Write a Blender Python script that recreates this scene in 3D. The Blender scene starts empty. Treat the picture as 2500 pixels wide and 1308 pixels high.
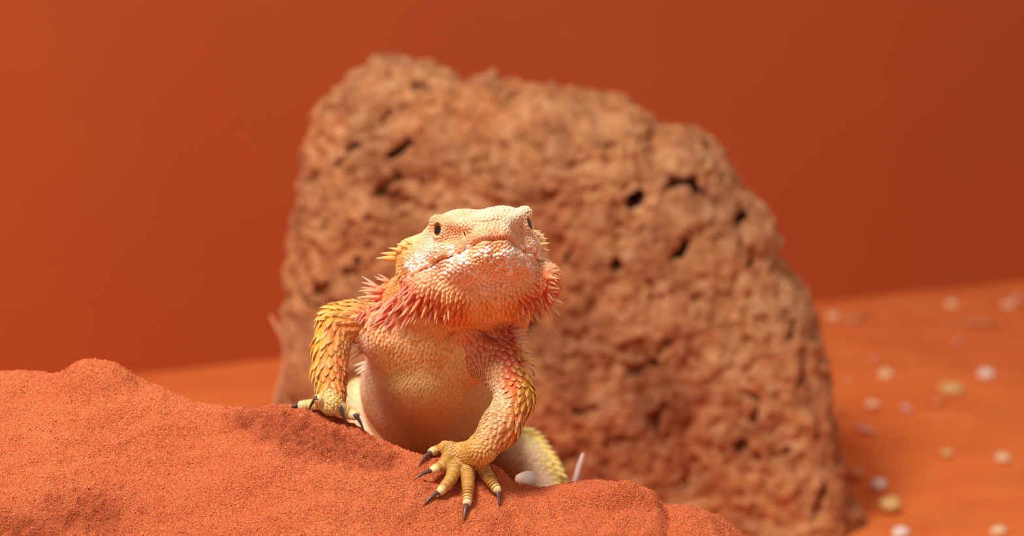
import bpy, math, random
import numpy as np
from mathutils import Vector, Matrix

# ------------------------------------------------------------------ camera
SC = bpy.context.scene
COL = SC.collection
FPX = 6400.0                                   # focal length in pixels of the 2500 x 1308 frame
PITCH = math.radians(12.0)
C = np.array([0.0, -78.25, 37.0])              # camera position, centimetres
VR = np.array([1.0, 0.0, 0.0])
VF = np.array([0.0, math.cos(PITCH), -math.sin(PITCH)])
VU = np.array([0.0, math.sin(PITCH), math.cos(PITCH)])
VN = -VF

def P(px, py, d):
    """photo pixel + forward distance (cm) -> world point (cm)"""
    return C + d * (VF + VR * (px - 1250.0) / FPX + VU * (654.0 - py) / FPX)

def project(p):
    q = np.asarray(p) - C
    d = q @ VF
    return 1250.0 + FPX * (q @ VR) / d, 654.0 - FPX * (q @ VU) / d, d

cam_data = bpy.data.cameras.new('camera')
cam = bpy.data.objects.new('camera', cam_data)
COL.objects.link(cam)
cam.location = C * 0.01
cam.rotation_euler = (math.pi / 2 - PITCH, 0.0, 0.0)
cam_data.sensor_width = 36.0
cam_data.lens = 36.0 * FPX / 2500.0
cam_data.clip_start = 0.02
cam_data.clip_end = 50.0
cam_data.dof.use_dof = True
cam_data.dof.focus_distance = 0.797
cam_data.dof.aperture_fstop = 11.0
SC.camera = cam

# ------------------------------------------------------------------ light
SC.view_settings.view_transform = 'Standard'
SC.view_settings.look = 'None'
SC.view_settings.gamma = 1.0
SC.view_settings.use_curve_mapping = False
SC.view_settings.exposure = 0.0

world = bpy.data.worlds.new('world')
SC.world = world
world.use_nodes = True
bg = world.node_tree.nodes['Background']
bg.inputs['Color'].default_value = (1.0, 0.94, 0.87, 1.0)
bg.inputs['Strength'].default_value = 0.42

def area_light(name, loc, target, size, watts, color):
    ld = bpy.data.lights.new(name, 'AREA')
    ld.shape = 'DISK'
    ld.size = size
    ld.energy = watts
    ld.color = color
    lo = bpy.data.objects.new(name, ld)
    COL.objects.link(lo)
    lo.location = loc
    lo.rotation_euler = (Vector(target) - Vector(loc)).to_track_quat('-Z', 'Y').to_euler()
    return lo

area_light('lamp_overhead', (-0.34, -0.22, 1.00), (-0.04, 0.05, 0.16), 0.30, 11.8, (1.0, 0.96, 0.89))

# ------------------------------------------------------------------ helpers
rng = np.random.default_rng(7)

def lin(c):
    c = np.asarray(c, dtype=np.float64) / 255.0
    return np.where(c <= 0.04045, c / 12.92, ((c + 0.055) / 1.055) ** 2.4)

def L4(*c):
    v = lin(c)
    return (float(v[0]), float(v[1]), float(v[2]), 1.0)

def sstep(a, b, x):
    t = np.clip((x - a) / (b - a), 0.0, 1.0)
    return t * t * (3 - 2 * t)

def unit(v):
    v = np.asarray(v, dtype=np.float64)
    return v / np.maximum(np.linalg.norm(v, axis=-1, keepdims=True), 1e-9)

_prm = np.random.default_rng(3).permutation(256)
_prm = np.concatenate([_prm, _prm, _prm])
_grd = unit(np.random.default_rng(4).normal(size=(256, 3)))

def pnoise(p, seed=0):
    """gradient noise, about -0.6 .. 0.6"""
    p = np.asarray(p, dtype=np.float64) + seed * 17.31
    i = np.floor(p).astype(np.int64)
    f = p - i
    u = f * f * f * (f * (f * 6 - 15) + 10)
    out = np.zeros(len(p))
    for dx in (0, 1):
        wx = u[:, 0] if dx else 1 - u[:, 0]
        for dy in (0, 1):
            wy = u[:, 1] if dy else 1 - u[:, 1]
            for dz in (0, 1):
                wz = u[:, 2] if dz else 1 - u[:, 2]
                h = _prm[_prm[_prm[(i[:, 0] + dx) & 255] + ((i[:, 1] + dy) & 255)] + ((i[:, 2] + dz) & 255)]
                g = _grd[h]
                out += wx * wy * wz * (g[:, 0] * (f[:, 0] - dx) + g[:, 1] * (f[:, 1] - dy) + g[:, 2] * (f[:, 2] - dz))
    return out

def fbm(p, octaves=4, seed=0, gain=0.5):
    a, s, out = 1.0, 1.0, 0.0
    for o in range(octaves):
        out = out + a * pnoise(np.asarray(p) * s, seed + o)
        a *= gain
        s *= 2.03
    return out

def worley(p, seed=0):
    p = np.asarray(p, dtype=np.float64) + seed * 9.7
    i = np.floor(p).astype(np.int64)
    best = np.full(len(p), 9.0)
    for dx in (-1, 0, 1):
        for dy in (-1, 0, 1):
            for dz in (-1, 0, 1):
                c = i + np.array([dx, dy, dz])
                h = _prm[_prm[_prm[c[:, 0] & 255] + (c[:, 1] & 255)] + (c[:, 2] & 255)]
                q = c + 0.5 + 0.45 * _grd[h] * 1.3
                best = np.minimum(best, np.linalg.norm(q - p, axis=1))
    return best

def new_mesh(name, verts_cm, faces, mat=None, parent=None, smooth=True, color=None, origin=None):
    """faces: int array (n,3)/(n,4) or list of lists; verts in centimetres"""
    me = bpy.data.meshes.new(name)
    v = np.asarray(verts_cm, dtype=np.float64) * 0.01
    org = np.zeros(3) if origin is None else np.asarray(origin) * 0.01
    v = v - org
    if isinstance(faces, np.ndarray):
        nf, k = faces.shape
        me.vertices.add(len(v))
        me.vertices.foreach_set('co', v.astype(np.float32).ravel())
        me.loops.add(nf * k)
        me.loops.foreach_set('vertex_index', faces.astype(np.int32).ravel())
        me.polygons.add(nf)
        me.polygons.foreach_set('loop_start', np.arange(0, nf * k, k, dtype=np.int32))
        me.polygons.foreach_set('loop_total', np.full(nf, k, dtype=np.int32))
        me.update(calc_edges=True)
    else:
        me.from_pydata([tuple(x) for x in v], [], faces)
    me.polygons.foreach_set('use_smooth', np.full(len(me.polygons), bool(smooth)))
    if color is not None:
        at = me.color_attributes.new('Col', 'FLOAT_COLOR', 'POINT')
        cc = np.ones((len(v), 4), dtype=np.float32)
        cc[:, :3] = color
        at.data.foreach_set('color', cc.ravel())
    me.update()
    if mat is not None:
        me.materials.append(mat)
    ob = bpy.data.objects.new(name, me)
    COL.objects.link(ob)
    ob.location = org
    if parent is not None:
        ob.parent = parent
        ob.location = org - np.array(parent.get('_o', (0, 0, 0)))
    return ob

def tag(o, label, cat, group=None, kind=None):
    o['label'] = label
    o['category'] = cat
    if group:
        o['group'] = group
    if kind:
        o['kind'] = kind
    return o

# ------------------------------------------------------------------ materials
def mat_new(name):
    m = bpy.data.materials.new(name)
    m.use_nodes = True
    nt = m.node_tree
    return m, nt, nt.nodes['Principled BSDF']

def nnode(nt, kind, **kw):
    n = nt.nodes.new(kind)
    for k, v in kw.items():
        setattr(n, k, v)
    return n

def ramp(nt, fac, stops):
    r = nnode(nt, 'ShaderNodeValToRGB')
    while len(r.color_ramp.elements) < len(stops):
        r.color_ramp.elements.new(0.5)
    for e, (pos, c) in zip(r.color_ramp.elements, stops):
        e.position = pos
        e.color = c
    nt.links.new(fac, r.inputs['Fac'])
    return r.outputs['Color']

def noise(nt, scale, detail=4.0, rough=0.55, dist=0.0):
    tc = nnode(nt, 'ShaderNodeTexCoord')
    n = nnode(nt, 'ShaderNodeTexNoise')
    n.inputs['Scale'].default_value = scale
    n.inputs['Detail'].default_value = detail
    n.inputs['Roughness'].default_value = rough
    n.inputs['Distortion'].default_value = dist
    nt.links.new(tc.outputs['Object'], n.inputs['Vector'])
    return n.outputs['Fac']

def bump(nt, bsdf, height, strength, distance, prev=None):
    b = nnode(nt, 'ShaderNodeBump')
    b.inputs['Strength'].default_value = strength
    b.inputs['Distance'].default_value = distance
    nt.links.new(height, b.inputs['Height'])
    if prev is not None:
        nt.links.new(prev, b.inputs['Normal'])
    nt.links.new(b.outputs['Normal'], bsdf.inputs['Normal'])
    return b.outputs['Normal']

def mix_col(nt, fac, a, b, mode='MIX'):
    m = nnode(nt, 'ShaderNodeMix', data_type='RGBA', blend_type=mode)
    if isinstance(fac, float):
        m.inputs[0].default_value = fac
    else:
        nt.links.new(fac, m.inputs[0])
    for k, s in ((6, a), (7, b)):
        if isinstance(s, tuple):
            m.inputs[k].default_value = s
        else:
            nt.links.new(s, m.inputs[k])
    return m.outputs[2]

# wall: smooth terracotta plaster
M_WALL, nt, b = mat_new('terracotta_plaster')
c = ramp(nt, noise(nt, 6.0, 5), [(0.3, L4(182, 76, 24)), (0.7, L4(189, 82, 28))])
nt.links.new(c, b.inputs['Base Color'])
b.inputs['Roughness'].default_value = 0.8
bump(nt, b, noise(nt, 320.0, 2), 0.15, 0.001)

# floor sand
M_FLOOR, nt, b = mat_new('red_floor_sand')
c = ramp(nt, noise(nt, 22.0, 6), [(0.3, L4(224, 108, 42)), (0.55, L4(237, 122, 52)), (0.75, L4(244, 134, 64))])
nt.links.new(c, b.inputs['Base Color'])
b.inputs['Roughness'].default_value = 0.95
bump(nt, b, noise(nt, 700.0, 3), 0.6, 0.001)

# mound sand: grain colour and fine relief
M_SAND, nt, b = mat_new('red_mound_sand')
c1 = ramp(nt, noise(nt, 30.0, 5, 0.6), [(0.30, L4(192, 82, 36)), (0.52, L4(208, 98, 48)), (0.72, L4(222, 116, 66))])
g = noise(nt, 1900.0, 2, 0.7)
c2 = ramp(nt, g, [(0.32, L4(130, 40, 14)), (0.5, L4(210, 100, 50)), (0.70, L4(252, 166, 108))])
cm = mix_col(nt, 0.5, c1, c2)
at = nnode(nt, 'ShaderNodeVertexColor', layer_name='Col')
cm = mix_col(nt, 1.0, cm, at.outputs['Color'], 'MULTIPLY')
nt.links.new(cm, b.inputs['Base Color'])
b.inputs['Roughness'].default_value = 0.9
n1 = bump(nt, b, noise(nt, 260.0, 3, 0.6), 0.4, 0.0018)
bump(nt, b, noise(nt, 1800.0, 2, 0.6), 1.0, 0.0009, n1)

# coloured by its own pigment attribute
def attr_mat(name, rough, spec=0.4, sss=0.0, coat=0.0, var=0.0, vscale=900.0):
    m, nt, b = mat_new(name)
    at = nnode(nt, 'ShaderNodeVertexColor', layer_name='Col')
    out = at.outputs['Color']
    if var > 0:
        v = ramp(nt, noise(nt, vscale, 3), [(0.3, (1 - var, 1 - var * 1.2, 1 - var * 1.5, 1)), (0.7, (1, 1, 1, 1))])
        out = mix_col(nt, 1.0, out, v, 'MULTIPLY')
    nt.links.new(out, b.inputs['Base Color'])
    b.inputs['Roughness'].default_value = rough
    b.inputs['Specular IOR Level'].default_value = spec
    if sss > 0:
        b.inputs['Subsurface Weight'].default_value = sss
        b.inputs['Subsurface Radius'].default_value = (1.0, 0.45, 0.25)
        b.inputs['Subsurface Scale'].default_value = 0.0012
    b.inputs['Coat Weight'].default_value = coat
    return m, nt, b

M_SKIN, nt, b = attr_mat('lizard_skin', 0.6, 0.35, var=0.12)
bump(nt, b, noise(nt, 2600.0, 2), 0.35, 0.0003)
M_SCALE, _, _ = attr_mat('lizard_scale', 0.5, 0.4)
M_SPIKE, _, _ = attr_mat('spike_horn', 0.42, 0.45)
M_CLAW, _, _ = attr_mat('claw_horn', 0.3, 0.5)
M_EYE, _, _ = attr_mat('eye_gloss', 0.12, 0.5, coat=0.3)
M_GRAIN, _, _ = attr_mat('sand_grain', 0.6, 0.5)

# porous rock
M_ROCK, nt, b = mat_new('porous_red_rock')
at = nnode(nt, 'ShaderNodeVertexColor', layer_name='Col')
c1 = ramp(nt, noise(nt, 26.0, 7, 0.65, 0.4), [(0.32, L4(150, 82, 42)), (0.45, L4(198, 128, 78)), (0.56, L4(218, 142, 88)), (0.70, L4(246, 194, 142))])
c2 = ramp(nt, noise(nt, 120.0, 5, 0.7), [(0.34, L4(112, 60, 34)), (0.5, L4(214, 148, 96)), (0.66, L4(250, 206, 160))])
cm = mix_col(nt, 0.45, c1, c2)
cm = mix_col(nt, 1.0, cm, at.outputs['Color'], 'MULTIPLY')
nt.links.new(cm, b.inputs['Base Color'])
b.inputs['Roughness'].default_value = 0.95
n1 = bump(nt, b, noise(nt, 110.0, 6, 0.7), 0.9, 0.006)
bump(nt, b, noise(nt, 420.0, 4, 0.7), 0.7, 0.002, n1)

def plain(name, c0, c1, scale, rough=0.7):
    m, nt, b = mat_new(name)
    c = ramp(nt, noise(nt, scale, 4), [(0.3, L4(*c0)), (0.7, L4(*c1))])
    nt.links.new(c, b.inputs['Base Color'])
    b.inputs['Roughness'].default_value = rough
    return m

# ------------------------------------------------------------------ surface from a sampled distance field
def surface_nets(D, org, h):
    S = D < 0
    cs = np.zeros(tuple(n - 1 for n in D.shape), dtype=np.int8)
    for dx in (0, 1):
        for dy in (0, 1):
            for dz in (0, 1):
                cs += S[dx:D.shape[0] - 1 + dx, dy:D.shape[1] - 1 + dy, dz:D.shape[2] - 1 + dz]
    act = (cs > 0) & (cs < 8)
    idx = np.argwhere(act)
    vid = np.full(act.shape, -1, dtype=np.int32)
    vid[idx[:, 0], idx[:, 1], idx[:, 2]] = np.arange(len(idx))
    corners = [(a, b_, c_) for a in (0, 1) for b_ in (0, 1) for c_ in (0, 1)]
    val = {k: D[idx[:, 0] + k[0], idx[:, 1] + k[1], idx[:, 2] + k[2]] for k in corners}
    acc = np.zeros((len(idx), 3))
    cnt = np.zeros(len(idx))
    for a in corners:
        for ax in range(3):
            if a[ax]:
                continue
            b_ = list(a)
            b_[ax] = 1
            va, vb = val[a], val[tuple(b_)]
            m = (va < 0) != (vb < 0)
            t = np.where(m, va / np.where(m, va - vb, 1), 0)
            for k in range(3):
                acc[:, k] += np.where(m, a[k] + (t if k == ax else 0), 0)
            cnt += m
    V = org + h * (idx + acc / cnt[:, None])
    F = []
    for ax in range(3):
        o1, o2 = (ax + 1) % 3, (ax + 2) % 3
        sl0 = [slice(None)] * 3
        sl1 = [slice(None)] * 3
        sl0[ax] = slice(0, -1)
        sl1[ax] = slice(1, None)
        ch = S[tuple(sl0)] != S[tuple(sl1)]
        e = np.argwhere(ch)
        ok = (e[:, o1] > 0) & (e[:, o2] > 0) & (e[:, o1] < D.shape[o1] - 1) & (e[:, o2] < D.shape[o2] - 1)
        e = e[ok]
        ins = S[e[:, 0], e[:, 1], e[:, 2]]
        q = []
        for s1, s2 in ((-1, -1), (0, -1), (0, 0), (-1, 0)):
            k = e.copy()
            k[:, o1] += s1
            k[:, o2] += s2
            q.append(vid[k[:, 0], k[:, 1], k[:, 2]])
        q = np.stack(q, 1)
        q[~ins] = q[~ins][:, ::-1]
        F.append(q)
    return V, np.concatenate(F)

def mesh_normals(V, F):
    n = np.zeros_like(V)
    a = V[F[:, 2]] - V[F[:, 0]]
    b_ = V[F[:, 3]] - V[F[:, 1]] if F.shape[1] == 4 else V[F[:, 1]] - V[F[:, 0]]
    fn = np.cross(a, b_) if F.shape[1] == 4 else np.cross(b_, a)
    for k in range(F.shape[1]):
        np.add.at(n, F[:, k], fn)
    return unit(n)

def smooth_verts(V, F, n, w=0.5):
    e = np.concatenate([np.stack([F[:, k], F[:, (k + 1) % F.shape[1]]], 1) for k in range(F.shape[1])])
    deg = np.bincount(e[:, 0], minlength=len(V)).astype(float)[:, None]
    for _ in range(n):
        s = np.stack([np.bincount(e[:, 0], weights=V[e[:, 1], k], minlength=len(V)) for k in range(3)], 1)
        V = V + w * (s / np.maximum(deg, 1) - V)
    return V

# ================================================================== the setting
def floor_hit(px, py, z=0.0):
    d = VF + VR * (px - 1250.0) / FPX + VU * (654.0 - py) / FPX
    return C + d * ((z - C[2]) / d[2])

def grid_faces(nu, nv):
    i = np.arange(nu - 1)[:, None] * nv + np.arange(nv - 1)[None, :]
    i = i.ravel()
    return np.stack([i, i + nv, i + nv + 1, i + 1], 1)

WA, WB = floor_hit(330, 905), floor_hit(2500, 688)
wdir = unit((WB - WA)[:2])
wnrm = np.array([wdir[1], -wdir[0]])               # towards the camera

def wall_gap(x, y):
    return (np.stack([x, y], -1) - WA[:2]) @ wnrm

# floor: gently uneven sand
xs = np.linspace(-130, 130, 240)
ys = np.linspace(-150, 120, 250)
X, Y = np.meshgrid(xs, ys, indexing='ij')
Z = 0.5 * fbm(np.stack([X.ravel() / 14, Y.ravel() / 14, 0 * X.ravel()], 1), 3, 5).reshape(X.shape) - 0.1
fl = new_mesh('floor', np.stack([X.ravel(), Y.ravel(), Z.ravel()], 1), grid_faces(240, 250), M_FLOOR)
fl['kind'] = 'structure'
fl['label'] = 'flat red sand floor stretching behind the rock to the wall'

# wall: slab standing on the sand
a0 = WA[:2] - wdir * 90
a1 = WA[:2] + wdir * 150
n2 = -wnrm * 4
wv = [(*a0, -3), (*a1, -3), (*(a1 + n2), -3), (*(a0 + n2), -3), (*a0, 110), (*a1, 110), (*(a1 + n2), 110), (*(a0 + n2), 110)]
wl = new_mesh('wall_back', wv, [[0, 1, 5, 4], [1, 2, 6, 5], [2, 3, 7, 6], [3, 0, 4, 7], [4, 5, 6, 7], [3, 2, 1, 0]], M_WALL, smooth=False)
wl['kind'] = 'structure'
wl['label'] = 'plain smooth terracotta wall behind the rock'

# ------------------------------------------------------------------ sand mound
CREST = [(-500, 960, 82), (-200, 925, 83), (0, 912, 83.5), (100, 917, 83.5), (150, 917, 83.5), (230, 915, 83.6), (320, 922, 83.6),
         (370, 940, 83.4), (400, 952, 83.3), (440, 975, 83.2), (500, 992, 83.0), (560, 1000, 82.8), (620, 1002, 82.6),
         (700, 1000, 82.2), (760, 1010, 82.0), (820, 1027, 81.8), (880, 1052, 81.6), (940, 1077, 81.4), (1000, 1102, 81.2),
         (1050, 1120, 81.1), (1120, 1138, 81.0), (1200, 1160, 80.9), (1260, 1182, 80.9), (1310, 1190, 80.9), (1350, 1189, 80.9), (1400, 1180, 80.9),
         (1450, 1177, 80.9), (1500, 1182, 80.8), (1560, 1192, 80.7), (1600, 1212, 80.6), (1625, 1238, 80.5), (1680, 1242, 80.4),
         (1730, 1254, 80.3), (1780, 1284, 80.2), (1815, 1312, 80.1), (1900, 1420, 80), (2100, 1760, 80)]
cp = np.array([P(*c_) for c_ in CREST])
cz = cp[:, 2] - 0.07
_lx = np.linspace(cp[0, 0], cp[-1, 0], 900)
def _sm(v, k):
    ker = np.hanning(k)
    return np.convolve(np.pad(v, k // 2, mode='edge'), ker / ker.sum(), 'same')[k // 2:-(k // 2)]
_ly = _sm(np.interp(_lx, cp[:, 0], cp[:, 1]), 61)
_lz = _sm(np.interp(_lx, cp[:, 0], cz), 11)

def mound_base(x, y):
    yc = np.interp(x, _lx, _ly)
    zc = np.interp(x, _lx, _lz)
    t = yc - y                                    # > 0 towards the camera
    sf = 0.62 + 0.10 * np.sin(x * 0.45 + 1.0)
    w = 0.9
    g = np.where(t > 0, sf, 0.47) * (np.sqrt(t * t + w * w) - w)
    return zc - g

def mound_hit(px, py, fn=None):
    fn = fn or mound_z
    dirv = VF + VR * (px - 1250.0) / FPX + VU * (654.0 - py) / FPX
    s = np.linspace(66, 92, 2600)
    pts = C + s[:, None] * dirv
    under = pts[:, 2] <= fn(pts[:, 0], pts[:, 1])
    k = int(np.argmax(under)) if under.any() else int(np.argmin(pts[:, 2] - fn(pts[:, 0], pts[:, 1])))
    return pts[k]

# lumps and hollows: (px, py, radius along x, radius along y, height)
LUMPS = []
for px, py, rx, ry, hh in [(237, 925, 1.12, 0.9, 0.55), (640, 1120, 2.2, 1.2, 0.22), (120, 1230, 1.7, 1.5, 0.45),
                           (420, 1010, 1.5, 1.0, 0.18), (300, 1120, 2.0, 1.0, -0.2), (760, 1085, 0.85, 0.7, -0.30),
                           (860, 1100, 0.8, 0.7, -0.28), (700, 1050, 0.5, 0.4, 0.16), (620, 1030, 0.6, 0.4, -0.12),
                           (840, 1060, 0.35, 0.3, -0.16), (930, 1140, 0.5, 0.4, -0.12), (960, 1200, 1.6, 1.2, 0.15),
                           (1212, 1165, 0.34, 0.34, 0.26), (1540, 1206, 0.85, 0.45, 0.26), (1520, 1232, 1.2, 0.20, -0.24), (1632, 1240, 0.22, 0.9, -0.22),
                           (1400, 1230, 0.3, 0.2, -0.16), (1300, 1260, 1.4, 0.35, -0.10), (1720, 1268, 0.9, 0.6, 0.18), (1640, 1248, 0.35, 0.5, -0.18),
                           (1165, 1240, 0.45, 0.35, -0.14), (230, 1250, 0.9, 0.8, -0.25), (470, 1250, 1.6, 0.8, 0.2), (1000, 1270, 1.2, 0.6, -0.15)]:
    q = mound_hit(px, py, mound_base)
    LUMPS.append((q[0], q[1], rx, ry, hh))

def mound_z(x, y):
    z = mound_base(x, y)
    for lx, ly, rx, ry, hh in LUMPS:
        e = ((x - lx) / rx) ** 2 + ((y - ly) / ry) ** 2
        z = z + hh * np.exp(-(e ** 2 if hh > 0.5 else e))
    return z

def mound_normal(x, y):
    e = 0.15
    gx = (mound_z(x + e, y) - mound_z(x - e, y)) / (2 * e)
    gy = (mound_z(x, y + e) - mound_z(x, y - e)) / (2 * e)
    return unit(np.array([-gx, -gy, 1.0]))

def spaced(lo, mid0, mid1, hi, fine, coarse):
    a = np.arange(mid0, mid1, fine)
    l, s = [], fine
    v = mid0
    while v > lo:
        s = min(s * 1.12, coarse)
        v -= s
        l.append(v)
    r, s = [], fine
    v = a[-1]
    while v < hi:
        s = min(s * 1.12, coarse)
        v += s
        r.append(v)
    return np.concatenate([np.array(l[::-1]), a, np.array(r)])

xs = spaced(-30, -17.5, 8.5, 22, 0.055, 0.5)
us = spaced(-29, -2.2, 7.0, 22, 0.055, 0.5)          # t: towards the camera positive
X, T_ = np.meshgrid(xs, us, indexing='ij')
X = X.ravel()
Yv = np.interp(X, _lx, _ly) - T_.ravel()
Zv = mound_z(X, Yv)
pp = np.stack([X, Yv, Zv], 1)
ax_, ay_, _ = project(pp)
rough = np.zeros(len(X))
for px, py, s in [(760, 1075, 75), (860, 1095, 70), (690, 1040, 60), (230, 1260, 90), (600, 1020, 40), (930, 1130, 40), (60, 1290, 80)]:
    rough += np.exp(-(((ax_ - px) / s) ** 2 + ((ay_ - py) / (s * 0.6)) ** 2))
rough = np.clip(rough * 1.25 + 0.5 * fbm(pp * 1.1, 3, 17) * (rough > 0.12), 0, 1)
st = np.stack([X * 0.55 + Yv * 0.12, Yv * 1.2, Zv * 1.5], 1)
dz = 0.30 * fbm(st * 0.55, 3, 11) + 0.11 * fbm(pp * 1.9, 3, 12) + 0.024 * pnoise(pp * 7.0, 14) + 0.016 * pnoise(pp * 13.0, 15)
dz += rough * (0.24 * fbm(pp * 3.2, 3, 13) - 0.14 * sstep(0.45, 0.2, worley(pp * 2.2, 3)))
# smoother skin on the small hump at the far left
hump = np.exp(-(((ax_ - 235) / 80) ** 2 + ((ay_ - 900) / 30) ** 2))
dz *= 1 - 0.75 * hump
Zv = np.maximum(Zv + dz, -0.6)
mv = np.stack([X, Yv, Zv], 1)
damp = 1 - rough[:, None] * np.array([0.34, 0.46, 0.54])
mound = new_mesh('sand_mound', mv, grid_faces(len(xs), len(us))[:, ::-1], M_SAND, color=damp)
if mound.data.polygons[0].normal.z < 0:
    mound.data.flip_normals()
tag(mound, 'heaped red sand mound in the foreground under the lizard', 'sand mound')

# loose grains lying on it
OCT_F = np.array([[0, 2, 4], [2, 1, 4], [1, 3, 4], [3, 0, 4], [2, 0, 5], [1, 2, 5], [3, 1, 5], [0, 3, 5]])
OCT_V = np.array([[1, 0, 0], [-1, 0, 0], [0, 1, 0], [0, -1, 0], [0, 0, 1], [0, 0, -1]], float)
ng = 26000
sel = rng.integers(0, len(mv), ng * 3)
keep = (ax_[sel] > -60) & (ax_[sel] < 2000) & (ay_[sel] > 860) & (ay_[sel] < 1400) & (T_.ravel()[sel] > -2)
sel = sel[keep][:ng]
ng = len(sel)
gp = mv[sel] + rng.normal(size=(ng, 3)) * [0.03, 0.03, 0.004]
gs = rng.uniform(0.012, 0.027, ng) * np.where(rng.random(ng) < 0.03, 1.6, 1.0)
gv = OCT_V[None] * gs[:, None, None] * rng.uniform(0.6, 1.3, (ng, 6, 1))
ang = rng.uniform(0, 6.28, ng)
gx = gv[..., 0] * np.cos(ang)[:, None] - gv[..., 1] * np.sin(ang)[:, None]
gy = gv[..., 0] * np.sin(ang)[:, None] + gv[..., 1] * np.cos(ang)[:, None]
gv = np.stack([gx, gy, gv[..., 2]], -1) + gp[:, None, :]
pal = lin([[226, 104, 52], [238, 130, 78], [198, 76, 34], [250, 170, 110], [255, 214, 150]])
ci = rng.choice(5, ng, p=[0.45, 0.27, 0.2, 0.06, 0.02])
gf = (OCT_F[None] + np.arange(ng)[:, None, None] * 6).reshape(-1, 3)
gr = new_mesh('sand_grains', gv.reshape(-1, 3), gf, M_GRAIN, parent=mound, smooth=False, color=np.repeat(pal[ci], 6, 0))
gr['kind'] = 'stuff'

# ------------------------------------------------------------------ the porous rock
OUT = [(672, 1330), (684, 1100), (690, 990), (697, 820), (702, 700), (712, 580), (725, 480), (748, 345), (790, 232), (850, 180), (915, 143), (985, 132),
       (1050, 137), (1100, 152), (1135, 172), (1165, 165), (1200, 163), (1230, 190), (1290, 203), (1350, 202), (1420, 212),
       (1480, 226), (1525, 219), (1570, 248), (1600, 276), (1650, 284), (1700, 292), (1745, 325), (1775, 375), (1800, 425),
       (1850, 470), (1872, 520), (1884, 600), (1915, 640), (1958, 700), (1975, 770), (1985, 850), (2003, 950), (2015, 1050),
       (2040, 1150), (2072, 1240), (2086, 1330), (2110, 1440), (660, 1440)]
RY = C[1] + 121.0
def on_plane(px, py, y0):
    d = VF + VR * (px - 1250.0) / FPX + VU * (654.0 - py) / FPX
    return C + d * ((y0 - C[1]) / d[1])
poly = np.array([on_plane(a, b_, RY)[[0, 2]] for a, b_ in OUT])
poly[:, 1] -= 0.55 * sstep(9.0, 19.0, poly[:, 1])
h = 0.12
gx = np.arange(poly[:, 0].min() - 1.5, poly[:, 0].max() + 1.5, h)
gz = np.arange(-1.6, poly[:, 1].max() + 1.5, h)
GX, GZ = np.meshgrid(gx, gz, indexing='ij')
d2 = np.full(GX.shape, 1e9)
ins = np.zeros(GX.shape, bool)
for k in range(len(poly)):
    a, b_ = poly[k], poly[(k + 1) % len(poly)]
    e = b_ - a
    wx, wz = GX - a[0], GZ - a[1]
    t = np.clip((wx * e[0] + wz * e[1]) / (e @ e), 0, 1)
    d2 = np.minimum(d2, (wx - e[0] * t) ** 2 + (wz - e[1] * t) ** 2)
    cr = (a[1] > GZ) != (b_[1] > GZ)
    xi = a[0] + (GZ - a[1]) / (b_[1] - a[1] + 1e-12) * e[0]
    ins ^= cr & (GX < xi)
d2 = np.where(ins, -1, 1) * np.sqrt(d2)
gy = np.arange(-7.2, 7.2, h)
cx = 0.5 * (gx[0] + gx[-1])
# the right flank stands nearer than the left; the foot is thicker than the crown
fx = (GX - cx) / (gx[-1] - gx[0])
thick = 5.0 + 1.2 * sstep(16, 0, GZ) + 0.5 * np.sin(GX * 0.5)
shift = -2.2 * fx * 2 * 0.6
rr = 3.8
q1 = (d2 + rr)[:, None, :]
q2 = np.abs(gy[None, :, None] - shift[:, None, :]) - (thick - rr)[:, None, :]
D = (np.minimum(np.maximum(q1, q2), 0) + np.sqrt(np.maximum(q1, 0) ** 2 + np.maximum(q2, 0) ** 2) - rr).astype(np.float32)
# open cavities: pixel centre, half-length, radius, slant
def cav(px, py, ln, r, ang, depth=1.2):
    if depth < 0.75:
        depth *= 0.6
    c0 = on_plane(px, py, RY - 4.6)
    u = np.array([math.cos(ang), 0, math.sin(ang)])
    A0, A1 = c0 - u * ln, c0 + u * ln
    m = ln + r + 1.5
    ix = np.where(np.abs(gx - c0[0]) < m)[0]
    iz = np.where(np.abs(gz - c0[2]) < m)[0]
    if not len(ix) or not len(iz):
        return
    sl = np.ix_(ix, np.arange(len(gy)), iz)
    px_, py_, pz_ = np.meshgrid(gx[ix], gy, gz[iz], indexing='ij')
    e = A1 - A0
    t = np.clip(((px_ - A0[0]) * e[0] + (pz_ - A0[2]) * e[2]) / max(e @ e, 1e-6), 0, 1)
    dd = np.sqrt((px_ - A0[0] - e[0] * t) ** 2 + (pz_ - A0[2] - e[2] * t) ** 2) - r
    front = D[sl]
    hole = np.maximum(dd, -(front + depth))        # no deeper than `depth` under the skin
    hole = np.where(py_ < 0, hole, 9)
    k = 0.22
    hh = np.clip(0.5 - 0.5 * (front + hole) / k, 0, 1)
    D[sl] = front * (1 - hh) - hole * hh + k * hh * (1 - hh)
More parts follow.
